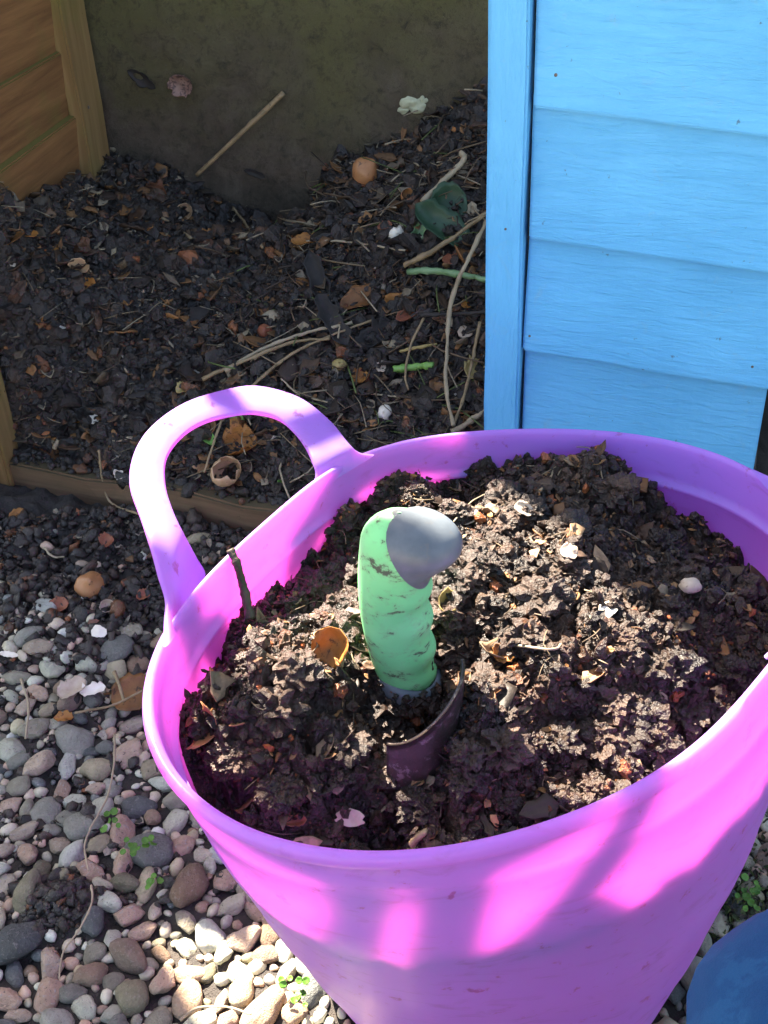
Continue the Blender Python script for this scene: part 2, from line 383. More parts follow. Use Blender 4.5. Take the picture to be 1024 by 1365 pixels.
# ------------------------------------------------------------------ unseen slatted fence, added to shape the sunlight (above the frame)
FY = 1.80
fence = empty('sun_mask_fence', (-.8, FY, 0)); tag(fence, 'tall board fence added out of view, its slatted gap shaping the sunlight', 'fence')
GX0, GX1, GZ0, GZ1 = -1.135, -.715, 1.66, 2.33  # added gap, set where sun should reach tub and gravel
k = 0
edges = list(GX0 - .112 * np.arange(10, 0, -1)) + list(np.linspace(GX0, GX1, 5)) + list(GX1 + .112 * np.arange(1, 17))
for x, x2 in zip(edges[:-1], edges[1:]):
    for z0, z1 in ((0, GZ0), (GZ0, GZ1), (GZ1, 2.6)):
        if z0 == GZ0 and x > GX0 - .01 and x2 < GX1 + .01: continue
        p = link('board', boxmesh('board', x2 - x - .002, .02, z1 - z0, M['greyfence'], .001, .002, k), fence); p.location = (x + .8, 0, z0); k += 1
for i, (x0, z0, x1, z1, wd) in enumerate(((-1.006, 2.11, -1.006, 2.36, .040), (-1.056, 2.030, -1.060, 2.36, .028), (-.775, 2.345, -.985, 2.112, .030), (-.70, 1.758, -.935, 1.899, .028), (-.915, 1.62, -.915, 1.862, .026))):
    L = math.hypot(x1 - x0, z1 - z0); p = link('shadow_slat', boxmesh('shadow_slat', L, .014, wd, M['greyfence'], .002, .002, 70 + i), fence)  # pieces placed to throw bars of shade on the tub
    a_ = math.atan2(z1 - z0, x1 - x0); p.location = (x0 + .8 + math.sin(a_) * wd / 2, -.004 + .0013 * i, z0 - math.cos(a_) * wd / 2); p.rotation_euler = (0, -a_, 0)
for z in (.4, GZ0 - .08, GZ1 + .01):
    p = link('rail', boxmesh('rail', 3.5, .04, .07, M['greyfence'], .002, .003, 80), fence); p.location = (-1.52, .062, z)

# ------------------------------------------------------------------ left side panel of the bin (bare wood inside, blue foot)
side = empty('side_panel', tuple(LA)); tag(side, 'unpainted brown wooden side panel with green battens left of the compost heap', 'panel')
ang = math.atan2(LD[1], LD[0])
def on_side(o, a, off, z, rx=0):
    p = LD * a - LN * off; o.location = (p[0], p[1], z); o.rotation_euler = (rx, 0, ang); return o
zb = [.155, .268, .385, .477, .59, .70]
zb = [-.02, .135, .262, .385, .475, .59, .71]
for i in range(len(zb) - 1):
    b = link('board', boxmesh('board', .66, .014, zb[i + 1] - zb[i] + .012, M['wood'], .0015, .002, 20 + i), side)
    on_side(b, -.02, .022, zb[i], R(5.5))
b = link('batten', boxmesh('batten', .085, .022, .78, M['woodv'], .003, .003, 31, 5), side); on_side(b, .42, .003, 0)
b = link('batten', boxmesh('batten', .05, .03, .78, M['woodv'], .003, .003, 33, 5), side); on_side(b, -.025, .000, 0)
b = link('foot_board', boxmesh('foot_board', .05, .02, .78, M['blue'], .002, .002, 34), side)
b.location = (-.055, -.055, -.02); b.rotation_euler = (0, 0, math.atan2(D[1], D[0]))
for a, z in ((.445, .40), (.45, .60)):
    q = link('nail', boxmesh('nail', .005, .003, .005, M['nail'], 0, .001), side); on_side(q, a, -.009, z)

# ------------------------------------------------------------------ blue front panel
panel = empty('blue_panel', tuple(FA + D * .66)); tag(panel, 'bright blue painted overlapping board panel with corner post beside the tub', 'panel')
pang = math.atan2(D[1], D[0]); P0 = FA + D * .66
def on_panel(o, a, off, z, rot=(0, 0)):
    p = D * a + DN * off; o.location = (p[0], p[1], z); o.rotation_euler = (rot[0], rot[1], pang); return o
def post_x(z):  # left edge of the post leans a little
    Q = onp(652, 0, FA, DN); Q2 = onp(647, 570, FA, DN); a = np.dot(Q - P0, D); a2 = np.dot(Q2 - P0, D)
    return a2 + (a - a2) * (z - Q2[2]) / (Q[2] - Q2[2])
lean = math.atan2(post_x(1.0) - post_x(0), 1.0)
b = link('post', boxmesh('post', .0365, .042, 1.0, M['bluev'], .0016, .0025, 41, 14), panel); on_panel(b, post_x(0), -.014, 0, (0, lean))
bz = [.085, .208, .331, .451, .571, .692, .812]
for i, z in enumerate(bz):
    ln = .246 if i <= 1 else .36
    xl = post_x(z) + .0365 + .0035
    b = link('board', boxmesh('board', ln, .013, .132, M['blue'], .0018, .002, 50 + i, 16), panel)
    for vv_ in b.data.vertices: vv_.co.z -= .035 * vv_.co.x; vv_.co.x += math.tan(lean) * vv_.co.z
    on_panel(b, xl, -.006, z, (R(-5.6), 0))
b = link('backing_rail', boxmesh('backing_rail', .03, .03, .95, M['woodv'], .002, .002, 60), panel); on_panel(b, post_x(0) + .04, -.040, 0, (0, lean))
for u, v, r_ in ((674, 305, .0028), (741, 100, .0016), (706, 448, .0014), (1003, 489, .0014)):
    q = onp(u, v, FA + DN * .006, DN) - P0
    nl = link('nail', npmesh('nail', ico(2)[0] * [r_, r_ * .4, r_], ico(2)[1], M['nail']), panel); nl.location = q; nl.rotation_euler = (0, 0, pang)
# neighbouring post seen through the gap at the panel's end
o = link('gate_post', boxmesh('gate_post', .05, .05, 1.0, M['bluev'], .002, .003, 62, 8)); q = P0 + D * .325 + DN * -.02
o.location = (q[0], q[1], 0); o.rotation_euler = (0, R(-1.5), pang); tag(o, 'blue painted post behind the gap at the end of the board panel', 'post')

# ------------------------------------------------------------------ threshold board
sill = link('threshold_board', boxmesh('threshold_board', .69, .026, .070, M['sill'], .004, .003, 63, 14)); q = FA + D * -.005 - DN * .013
sill.location = (q[0], q[1], -.006); sill.rotation_euler = (0, 0, pang); tag(sill, 'damp wooden threshold board lying across the front of the compost heap', 'board')

# ------------------------------------------------------------------ compost heap
hp = []
for u, v in ((-40, 270), (0, 265), (60, 248), (110, 236), (145, 213)): hp.append(onp(u, v, LA, LN))
for u, v in ((150, 212), (200, 222), (250, 240), (300, 264), (350, 287), (420, 291), (428, 250), (480, 214), (560, 182), (610, 150), (650, 112)):
    hp.append(onp(u, v, BC, BN))
for a in (0, .12, .25, .4, .55, .68): hp.append(FA + D * a - DN * .03 + [0, 0, .072])
for a in (0.8, .95): hp.append(FA + D * a - DN * .03 + [0, 0, .09])
hp += [np.array([.35, 1.5, .46]), np.array([.45, 1.3, .40]), np.array([.45, 1.05, .2]), un(300, 420, .20), un(120, 480, .17), un(560, 420, .215), un(60, 520, .14), un(450, 300, .275)]
heapT = TPS(hp, 2e-5)
def heap_h(x, y):
    P = np.stack([x, y, 0 * x], 1)
    return heapT(x, y) + .012 * fbm(P, 11, 3, 70) + .011 * (np.abs(fbm(P, 30, 3, 75)) - .4) + .0045 * fbm(P, 100, 3, 79, .6)
def heap_patch():
    n, m = 520, 300; s = np.linspace(0, 1, n); t = np.linspace(0, 1, m); Sg, T = np.meshgrid(s, t, indexing='ij'); Sg, T = Sg.ravel()[:, None], T.ravel()[:, None]
    A0 = FA - DN * .022 - D * .0; A1 = A0 + D * .98; B0 = BC - BN * .01 - BD * .0; B1 = B0 + BD * 1.0
    P = (A0 * (1 - Sg) + A1 * Sg) * (1 - T) + (B0 * (1 - Sg) + B1 * Sg) * T
    P[:, 2] = heap_h(P[:, 0], P[:, 1])
    P[:, 2] -= np.maximum(0, .02 - T[:, 0]) * 1.2
    return P, n, m
HV, hn, hm = heap_patch()
def crumbs(pts, sizes, seed, thr=.005):
    """many small ragged lumps as one mesh"""
    r = np.random.default_rng(seed); pts = np.asarray(pts); Vs, Fs, Cs, off = [], [], [], 0
    for sub in (1, 2):
        v, f = ico(sub); sel = np.where((sizes > thr) == (sub == 2))[0]
        L = np.stack([v * (1 + .50 * vn(v + k * 7.7, 1.3, k) + .38 * vn(v + k * 3.1, 3.3, k + 50))[:, None] for k in range(24)])
        n = len(sel)
        if n == 0: continue
        q = r.normal(size=(n, 4)); q /= np.linalg.norm(q, axis=1)[:, None]; a, b, c, d = q.T
        Rm = np.stack([np.stack([1 - 2 * (c * c + d * d), 2 * (b * c - a * d), 2 * (b * d + a * c)], -1), np.stack([2 * (b * c + a * d), 1 - 2 * (b * b + d * d), 2 * (c * d - a * b)], -1), np.stack([2 * (b * d - a * c), 2 * (c * d + a * b), 1 - 2 * (b * b + c * c)], -1)], 1)
        sc = sizes[sel][:, None] * np.exp(r.normal(0, .24, (n, 3)))
        vv = np.einsum('nij,nvj->nvi', Rm, L[r.integers(24, size=n)] * sc[:, None, :]) + pts[sel][:, None, :]; vv[:, :, 2] += sizes[sel][:, None] * .2
        Vs.append(vv.reshape(-1, 3)); Fs.append((f[None] + (np.arange(n) * len(v))[:, None, None] + off).reshape(-1, 3)); off += n * len(v)
        t = r.uniform(.5, 1.5, (n, 1)) * np.stack([np.ones(n), r.uniform(.9, 1.02, n), r.uniform(.8, 1.02, n)], 1)
        rr_ = r.random((n, 1)); t = np.where(rr_ < .06, t * [2.6, 2.1, 1.7], t); t = np.where(rr_ > .955, t * [6.5, 3.6, 1.6], t)
        Cs.append(np.repeat(t, len(v), 0))
    return np.concatenate(Vs), np.concatenate(Fs), np.concatenate(Cs)
def tri(q): return np.concatenate([q[:, [0, 1, 2]], q[:, [0, 2, 3]]])
hq = HV.reshape(hn, hm, 3); HW = np.linalg.norm(np.cross(np.gradient(hq, axis=0), np.gradient(hq, axis=1)), axis=2).ravel(); HW = np.minimum(HW, np.median(HW) * 6); HW /= HW.sum()
def heap_build():
    idx = rng.choice(len(HV), 28000, replace=False, p=HW)
    pts = HV[idx] + np.concatenate([rng.normal(0, .002, (len(idx), 2)), np.zeros((len(idx), 1))], 1)
    keep = pts[:, 0] < .35 + .3 * (pts[:, 1] - 1); pts = pts[keep]
    sz = np.clip(rng.lognormal(math.log(.0025), .62, len(pts)), .0010, .013)
    cv, cf, cc = crumbs(pts, sz, 5)
    V = np.concatenate([HV, cv]); Fc = np.concatenate([tri(gridfaces(hn, hm)), cf + len(HV)])
    C = np.concatenate([np.ones((len(HV), 3)) * (.85 + .3 * vn(HV, 30, 91))[:, None], cc])
    return npmesh('compost_heap', V, Fc, M['heap'], True, C, 2 * (hn - 1) * (hm - 1))
heap = link('compost_heap', heap_build()); tag(heap, 'dark heap of rotting compost filling the bin behind the threshold board', 'compost', kind='stuff')

# ------------------------------------------------------------------ purple tub
rim_px = [(195, 945), (222, 850), (275, 765), (350, 695), (420, 640), (490, 603), (600, 578), (740, 570), (900, 595), (1024, 635),
          (1000, 932), (935, 985), (860, 1042), (760, 1092), (650, 1122), (540, 1136), (420, 1130), (330, 1112), (260, 1075), (215, 1010)]
def angd(a, b): return (a - b + np.pi) % (2 * np.pi) - np.pi
def rim_z(th): return RIM_Z + .010 * (np.exp(-(angd(th, HAND) / .62) ** 2) + np.exp(-(angd(th, HAND2) / .62) ** 2))
def fit_rim():
    th, rr = [], []
    for u, v in rim_px:
        z = RIM_Z
        for _ in range(4):
            p = un(u, v, z); t = math.atan2(p[1] - TUB_C[1], p[0] - TUB_C[0]); z = float(rim_z(t))
        th.append(t); rr.append(math.hypot(*(p[:2] - TUB_C)))
    for t, r_ in zip(th[:4], rr[:4]): th.append(t + np.pi); rr.append(r_)
    th, rr = np.array(th), np.array(rr); K = 4
    A = np.stack([np.ones_like(th)] + [f(k * th) for k in range(1, K + 1) for f in (np.cos, np.sin)], 1)
    lam = np.diag([0] + [1e-3 * k ** 3 for k in range(1, K + 1) for _ in (0, 1)])
    return np.linalg.solve(A.T @ A + lam, A.T @ rr), K
RC, RK = fit_rim()
def rim_r(th):
    th = np.asarray(th, float); r = np.full(th.shape, RC[0])
    for k in range(1, RK + 1): r = r + RC[2 * k - 1] * np.cos(k * th) + RC[2 * k] * np.sin(k * th)
    return r
BOT_R, BOT_C, BOT_Z = .160, np.array([.096, .498]), .012
def wall_pt(th, h, o):
    """point on the tub wall h metres below the rim, o metres outward"""
    th = np.asarray(th, float); rz = rim_z(th); f = np.clip(h / (rz - BOT_Z), -1, 1.0)
    top = np.stack([TUB_C[0] + rim_r(th) * np.cos(th), TUB_C[1] + rim_r(th) * np.sin(th)], -1)
    bot = np.stack([BOT_C[0] + BOT_R * np.cos(th), BOT_C[1] + BOT_R * np.sin(th)], -1)
    bulge = (.006 + .017 * np.clip(np.cos(th - R(-12)), 0, 1) ** 2) * np.sin(np.pi * np.clip(f, 0, 1) ** .8)
    p = top * (1 - f)[..., None] + bot * f[..., None] + (o + bulge)[..., None] * np.stack([np.cos(th), np.sin(th)], -1)
    return np.concatenate([p, (rz - h)[..., None]], -1)
def legmask(th):   # 1 where the handles grow out of the rim
    m = 0
    for hc in (HAND, HAND2):
        d = np.abs(angd(th, hc)); m = np.maximum(m, sstep(.72, .62, d))
    return m
def tub_mesh():
    n = 288; th = np.linspace(0, 2 * np.pi, n, endpoint=False); lm = 1 - .75 * legmask(th); loops = []
    def add(h, o, scale=None): loops.append(wall_pt(th, np.full(n, h), np.full(n, o) * (lm if scale else 1)))
    Ht = RIM_Z - BOT_Z
    for f in np.linspace(.998, .06, 30):
        h = f * Ht; ring = .0009 * (1 if int(f * 12) % 3 == 0 else 0); add(h, ring)
    add(.014, 0); add(.011, .0022, 1); add(.007, .0032, 1); add(.003, .0030, 1); add(.0005, .0016, 1); add(-.0006, -.0006); add(.0004, -.003); add(.003, -.0042); add(.010, -.0042)
    for h in (.02, .03): add(h, -.0042)
    add(.036, -.0042); add(.0372, -.0068); add(.0400, -.0072); add(.0415, -.0048)
    for f in np.linspace(.2, .985, 18): add(f * Ht, -.0042)
    k = len(loops); V = np.stack(loops, 1).reshape(-1, 3); Fc = gridfaces(n, k, True)
    V = np.vstack([V, [[BOT_C[0], BOT_C[1], BOT_Z]], [[BOT_C[0], BOT_C[1], BOT_Z + .006]]]); e = []
    for i in range(n):
        j = (i + 1) % n; e.append([len(V) - 2, j * k, i * k]); e.append([len(V) - 1, i * k + k - 1, j * k + k - 1])
    me = npmesh('tub_wall', V, np.concatenate([tri(Fc), np.array(e)])[:, ::1], M['tub']); return me
tub = empty('plastic_tub', (TUB_C[0], TUB_C[1], 0)); tag(tub, 'large flexible purple plastic garden tub full of dark compost standing on gravel', 'tub')
def sub(me_name, me, parent, loc0=None):
    o = link(me_name, me, parent); o.matrix_parent_inverse = Matrix.Translation(parent.location).inverted(); return o
sub('tub_wall', tub_mesh(), tub)
h_out = [(222, 862), (223, 830), (224, 800), (211, 760), (190, 697), (173, 645), (180, 600), (205, 565), (250, 535), (310, 517), (350, 515), (400, 530), (440, 560), (465, 590), (480, 603), (500, 606)]
h_in = [(268, 790), (274, 764), (262, 742), (246, 712), (231, 680), (221, 645), (223, 610), (245, 580), (275, 562), (315, 552), (345, 551), (375, 560), (400, 585), (416, 615), (421, 637), (404, 665)]
def handle_mesh():
    Mp = un(330, 715, RIM_Z + .01); Pa, Pb = un(222, 850, RIM_Z + .008), un(490, 603, RIM_Z + .008); c = (Pb - Pa) / np.linalg.norm(Pb - Pa)
    oh = np.array([-c[1], c[0], 0]); oh /= np.linalg.norm(oh); tau = R(72)
    upv = oh * math.sin(tau) + np.array([0, 0, math.cos(tau)]); nn = -oh * math.cos(tau) + np.array([0, 0, math.sin(tau)])
    base = (Pa + Pb) / 2
    def place(px):
        L = []
        for u, v in px:
            p = onp(u, v, base + oh * .018, nn); hgt = np.dot(p - base, upv)
            Pl, tl = (Pa, math.atan2(Pa[1] - TUB_C[1], Pa[0] - TUB_C[0])) if len(L) < 8 else (Pb, math.atan2(Pb[1] - TUB_C[1], Pb[0] - TUB_C[0]))
            tl = HAND + angd(tl, HAND) * .9
            q = onp(u, v, Pl, (-math.cos(tl) * math.cos(R(20)), -math.sin(tl) * math.cos(R(20)), math.sin(R(20))))
            wgt = float(sstep(-.005, .062, hgt)); L.append(q * (1 - wgt) + p * wgt)
        return spline(L, 90)
    O, I = place(h_out), place(h_in)
    # ends go down into the wall
    nrm = []
    for k in range(90):
        tan = (O[min(k + 1, 89)] + I[min(k + 1, 89)]) - (O[max(k - 1, 0)] + I[max(k - 1, 0)]); acr = I[k] - O[k]
        q = np.cross(tan, acr); q /= np.linalg.norm(q); nrm.append(q if q[2] > 0 else -q)
    nrm = np.array(nrm); t = .0046
    sec = [(0.0, 0), (.02, .7), (.06, 1), (.3, 1), (.6, 1), (.93, 1), (.98, .7), (1, 0), (.98, -.7), (.93, -1), (.6, -1), (.3, -1), (.06, -1), (.02, -.7)]
    V = np.stack([O + (I - O) * a + nrm * (b * t / 2) - nrm * t * .25 for a, b in sec], 1)
    m = len(sec); Fc = []
    for k in range(89):
        for j in range(m): Fc.append((k * m + j, k * m + (j + 1) % m, (k + 1) * m + (j + 1) % m, (k + 1) * m + j))
    return npmesh('handle', V.reshape(-1, 3), np.array(Fc), M['tub'])
hme = handle_mesh(); h1 = sub('handle', hme, tub)
hv = np.array([v.co[:] for v in hme.vertices]); ht = np.arctan2(hv[:, 1] - TUB_C[1], hv[:, 0] - TUB_C[0]); hr = np.hypot(hv[:, 0] - TUB_C[0], hv[:, 1] - TUB_C[1]) - rim_r(ht)
t2 = HAND2 + .76 * angd(ht, HAND); r2 = rim_r(t2) + hr
hme2 = npmesh('handle', np.stack([TUB_C[0] + r2 * np.cos(t2), TUB_C[1] + r2 * np.sin(t2), hv[:, 2] - rim_z(ht) + rim_z(t2)], 1), np.array([p.vertices[:] for p in hme.polygons]), M['tub'])
sub('handle', hme2, tub)

# ------------------------------------------------------------------ compost in the tub
cp = []
for u, v, z in ((240, 960, .30), (268, 890, .295), (300, 845, .30), (345, 805, .30), (400, 760, .30), (445, 742, .302), (520, 700, .305), (600, 665, .31), (640, 655, .305), (680, 632, .318), (740, 628, .322),
                (800, 634, .320), (832, 655, .308), (850, 680, .300), (900, 705, .292), (938, 732, .285), (975, 722, .288), (1020, 735, .288), (1090, 760, .29),
                (240, 1010, .29), (300, 1060, .262), (400, 1085, .262), (540, 1085, .262), (680, 1070, .268), (800, 1030, .275), (900, 960, .28), (1000, 890, .285),
                (640, 760, .322), (760, 760, .325), (700, 860, .318), (480, 830, .31), (400, 900, .31), (560, 960, .285), (820, 860, .315), (620, 1000, .295), (330, 990, .305)):
    cp.append(un(u, v, tz(z)))
compT = TPS(cp, 1e-5); DIG = un(545, 965, tz(.29))
def comp_h(x, y, fine=True):
    P = np.stack([x, y, 0 * x], 1); P = P + .006 * np.stack([vn(P, 50, 501), vn(P, 50, 502), 0 * x], 1)
    z = compT(x, y) + .013 * fbm(P, 17, 2, 120) + .016 * (np.abs(fbm(P, 36, 3, 125)) - .42)
    z = z - .026 * np.exp(-(((x - DIG[0] + .002) / .028) ** 2 + ((y - DIG[1] - .004) / .034) ** 2) ** 2) - .028 * np.exp(-(((x - DIG[0] - .006) / .035) ** 2 + ((y - DIG[1] + .045) / .025) ** 2))
    if fine: z = z + .0050 * (.5 - np.abs(fbm(P, 90, 2, 130, .6))) + .0028 * fbm(P, 260, 2, 133, .6)
    return z
def comp_grid():
    n, m = 640, 250; th = np.linspace(0, 2 * np.pi, n, endpoint=False); rho = np.sqrt(np.linspace(0.0004, 1, m))
    # inner wall radius at the local compost height
    ctr = TUB_C + [.002, .005]; zz = np.full(n, tz(.29))
    for _ in range(9):
        w_ = wall_pt(th, rim_z(th) - zz, np.full(n, -.0036)); zz = comp_h(w_[:, 0], w_[:, 1], False)
        zz = np.clip(zz, .24, RIM_Z + .01)
    E = w_[:, :2]; P = ctr + (E[:, None] - ctr) * rho[None, :, None]; P = P.reshape(-1, 2)
    z = comp_h(P[:, 0], P[:, 1]).reshape(n, m); lo = (zz - .010)[:, None] - .05 * (1 - rho)[None] * 10; z = np.maximum(z, np.where(rho[None] > .86, lo, -1)).ravel()
    return np.concatenate([P, z[:, None]], 1), n, m
CV, cn, cm = comp_grid()
# ------------------------------------------------------------------ surfaces hit by a line of sight
def surf(x, y):
    th = np.arctan2(y - TUB_C[1], x - TUB_C[0]); it = np.hypot(x - TUB_C[0], y - TUB_C[1]) < rim_r(th) - .012
    ih = (x - FA[0]) * DN[0] + (y - FA[1]) * DN[1] < -.02
    return np.where(it, comp_h(x, y), np.where(ih, heap_h(x, y), ground_h(x, y)))
def hit(u, v, which=None):
    f = {'h': heap_h, 'c': comp_h, 'g': ground_h}.get(which, surf)
    d = ray(u, v); t = np.arange(.4, 2.6, .006); P = EYE + d * t[:, None]; e = P[:, 2] - f(P[:, 0], P[:, 1])
    k = int(np.argmax(e < 0)) if (e < 0).any() else len(t) - 1
    k = max(k, 1); q = e[k - 1] / (e[k - 1] - e[k] + 1e-12); return EYE + d * (t[k - 1] + .006 * q)
def pxsize(p): return (np.dot(p - EYE, np.array([0, CP, -SP]))) / FPX     # metres per photo pixel there
def comp_build():
    wts = np.tile(np.gradient(np.sqrt(np.linspace(0.0004, 1, cm))) * np.sqrt(np.linspace(0.0004, 1, cm)), cn); wts /= wts.sum()
    sel = np.tile(np.arange(cm) < cm * .985, cn); wts = wts * sel; wts /= wts.sum()
    idx = rng.choice(len(CV), 34000, p=wts); pts = CV[idx].copy(); pts[:, :2] += rng.normal(0, .0012, (len(idx), 2))
    sz = np.clip(rng.lognormal(math.log(.00105), .70, len(pts)), .0005, .0048)
    dw = (1 - np.sqrt(np.linspace(0.0004, 1, cm)))[idx % cm] * .2; sz = np.minimum(sz, .0006 + .4 * dw)
    cv, cf, cc = crumbs(pts, sz, 9, .0035)
    fq = np.random.default_rng(31); fa = fq.uniform(0, 6.28, 700); fz = fq.normal(-.006, .006, 700); tb0 = hit(545, 905, 'c')
    fp = np.stack([tb0[0] + (.0225 + fq.uniform(0, .004, 700)) * np.cos(fa), tb0[1] + (.0225 + fq.uniform(0, .004, 700)) * np.sin(fa), tb0[2] + fz], 1)
    c2 = crumbs(fp, np.clip(fq.lognormal(math.log(.0018), .5, 700), .0006, .005), 33); cf = np.concatenate([cf, c2[1] + len(cv)]); cv = np.concatenate([cv, c2[0]]); cc = np.concatenate([cc, c2[2] * .7])
    rq = np.random.default_rng(21); v3, f3 = ico(4); wt2 = wts * np.tile(np.arange(cm) < cm * .72, cn); ids = rng.choice(len(CV), 230, p=wt2 / wt2.sum()); o_ = len(cv); cvl, cfl, ccl = [cv], [cf], [cc]
    shp = [v3 * (1 + .40 * fbm(v3 + q_ * 5.3, 1.7, 5, q_, .72))[:, None] for q_ in range(12)]
    for q_ in ids:
        vv = shp[rq.integers(12)] @ np.array(Matrix.Rotation(rq.uniform(0, 6.3), 3, Vector(rq.normal(size=3)))).T * (.006 + .011 * rq.random() ** 2) * np.array([1, 1, .7]) + CV[q_]
        cvl.append(vv); cfl.append(f3 + o_); o_ += len(vv); ccl.append(np.ones((len(vv), 3)) * rq.uniform(.55, 1.3))
    cv, cf, cc = np.concatenate(cvl), np.concatenate(cfl), np.concatenate(ccl)
    V = np.concatenate([CV, cv]); Fc = np.concatenate([tri(gridfaces(cn, cm, True)), cf + len(CV)])
    C = np.concatenate([np.ones((len(CV), 3)) * (.9 + .3 * vn(CV, 60, 93))[:, None], cc])
    return npmesh('compost', V, Fc, M['compost'], True, C, 2 * cn * (cm - 1))
comp = link('compost', comp_build()); tag(comp, 'moist crumbly dark brown compost mounded inside the purple tub', 'compost', kind='stuff')

def orient(o, loc, nrm, spin):
    nrm = Vector(nrm).normalized(); q = nrm.to_track_quat('Z', 'Y'); o.rotation_euler = (q @ Matrix.Rotation(spin, 3, 'Z').to_quaternion()).to_euler(); o.location = loc

# ------------------------------------------------------------------ trowel
TB = hit(545, 905, 'c'); TB[2] += .0
trowel = empty('hand_trowel', tuple(TB)); tag(trowel, 'garden hand trowel with green and grey rubber handle stuck upright in the compost', 'trowel')
lean_v = np.array([-.055, -.02, 0])
def hp_r(h, ph):
    h = np.asarray(h); L = .142
    r = .0205 + .0022 * np.sin(np.clip(h / L, 0, 1) * np.pi * .9)
    side_ = np.cos(ph - R(-15)); front = np.cos(ph + R(90))
    r = r + .0016 * np.sin(h * 2 * np.pi / .027) * np.clip(side_, 0, 1) * sstep(.01, .02, h) * sstep(.10, .085, h)
    r = r + .017 * np.clip(side_, 0, 1) ** 1.5 * sstep(.098, .122, h)
    dome = np.sqrt(np.clip(1 - np.clip((h - .122) / (L - .122), 0, 1) ** 2.2, 0, 1))
    return r * dome * (1 - .35 * sstep(.012, -.004, h) * .5)
def hp_pts(H_, Ph, off=0):
    r = hp_r(H_, Ph) + off
    cx = lean_v[0] * H_ + .006 * np.sin(H_ / .142 * np.pi) * -1; cy = lean_v[1] * H_
    return np.stack([cx + r * np.cos(Ph), cy + r * .92 * np.sin(Ph), H_ + off * sstep(.12, .142, H_)], -1)
def grid_part(h0, h1, n=64, m=60, off=0, hfun=None):
    ph = np.linspace(0, 2 * np.pi, n, endpoint=False); t = np.linspace(0, 1, m); Ph, T = np.meshgrid(ph, t, indexing='ij')
    lo = hfun(Ph) if hfun else h0; H_ = lo + (h1 - lo) * T; return hp_pts(H_.ravel(), Ph.ravel(), off), gridfaces(n, m, True)
V, Fc = grid_part(.001, .142); link('grip', npmesh('grip', V, Fc, M['tgreen']), trowel)
V, Fc = grid_part(0, .142, 64, 40, .0012, lambda ph: .1418 - .046 * (np.clip(np.cos(ph - R(-38)) + .02, 0, 1.02) / 1.02) ** 1.4); link('end_cap', npmesh('end_cap', V, Fc, M['tgrey']), trowel)
hh = np.array([-.03, -.012, -.004, .004, .009, .0095]); rr = np.array([.019, .0215, .0235, .0238, .0225, .019])
n = 40; ph = np.linspace(0, 2 * np.pi, n, endpoint=False)
V = np.stack([np.stack([rr * math.cos(a), rr * math.sin(a), hh + .003 * math.sin(a * 2)], -1) for a in ph]).reshape(-1, 3)
link('ferrule', npmesh('ferrule', V, gridfaces(n, len(hh), True), M['tgrey']), trowel)
def blade():
    n, m = 44, 22; a = np.linspace(R(8), R(-112), n); t = np.linspace(0, 1, m); A, T = np.meshgrid(a, t, indexing='ij'); A, T = A.ravel(), T.ravel()
    rad = .036 * (1 - .35 * T ** 2); top = .045 - .028 * sstep(R(0), R(-112), A) - .004 * np.sin(A * 2)
    z = top * (1 - T) - .085 * T; c = np.array([-.002, -.030, 0])
    P = np.stack([c[0] + rad * np.cos(A), c[1] + rad * np.sin(A) * 1.15 - .02 * T, z], 1)
    nn = np.stack([np.cos(A), np.sin(A), 0 * A], 1); Q = P - nn * .0022
    V = np.concatenate([P, Q]); Fa = gridfaces(n, m); e = []
    for i in range(n - 1): e.append([i * m, (i + 1) * m, (i + 1) * m + n * m, i * m + n * m])
    for j in range(m - 1): e += [[j, j + 1, j + 1 + n * m, j + n * m], [(n - 1) * m + j, (n - 1) * m + j + n * m, (n - 1) * m + j + 1 + n * m, (n - 1) * m + j + 1]]
    return npmesh('blade', V, np.concatenate([Fa, Fa[:, ::-1] + n * m, np.array(e)]), M['steel'])
link('blade', blade(), trowel)

# ------------------------------------------------------------------ loose scraps
def flake(L, W, curl=.5, jag=.25, seed=0, point=0, thick=.0008, n=12, m=9):
    s = np.linspace(-1, 1, n); t = np.linspace(-1, 1, m); Sg, T = np.meshgrid(s, t, indexing='ij'); r = np.random.default_rng(seed)
    prof = (1 - np.abs(s) ** (2.6 - point)) ** (.5 + .3 * point); prof = np.maximum(prof, .04) * (1 + jag * (r.random(n) - .5))
    x = Sg * L / 2; y = T * W / 2 * prof[:, None]; P0_ = np.stack([x.ravel(), y.ravel(), 0 * x.ravel()], 1)
    z = curl * ((y / W * 2) ** 2 * W * .35 + (x / L * 2) ** 2 * L * .12) + (.12 * W * fbm(P0_, 1.2 / W, 3, seed)).reshape(n, m)
    V = np.stack([x, y, z], -1).reshape(-1, 3); V2 = V - [0, 0, thick]; k = len(V); Fa = gridfaces(n, m); e = []
    for i in range(n - 1): e += [[i * m, i * m + k, (i + 1) * m + k, (i + 1) * m], [i * m + m - 1, (i + 1) * m + m - 1, (i + 1) * m + m - 1 + k, i * m + m - 1 + k]]
    for j in range(m - 1): e += [[j, j + 1, j + 1 + k, j + k], [(n - 1) * m + j, (n - 1) * m + j + k, (n - 1) * m + j + 1 + k, (n - 1) * m + j + 1]]
    return np.vstack([V, V2]), np.concatenate([Fa, Fa[:, ::-1] + k, np.array(e)])
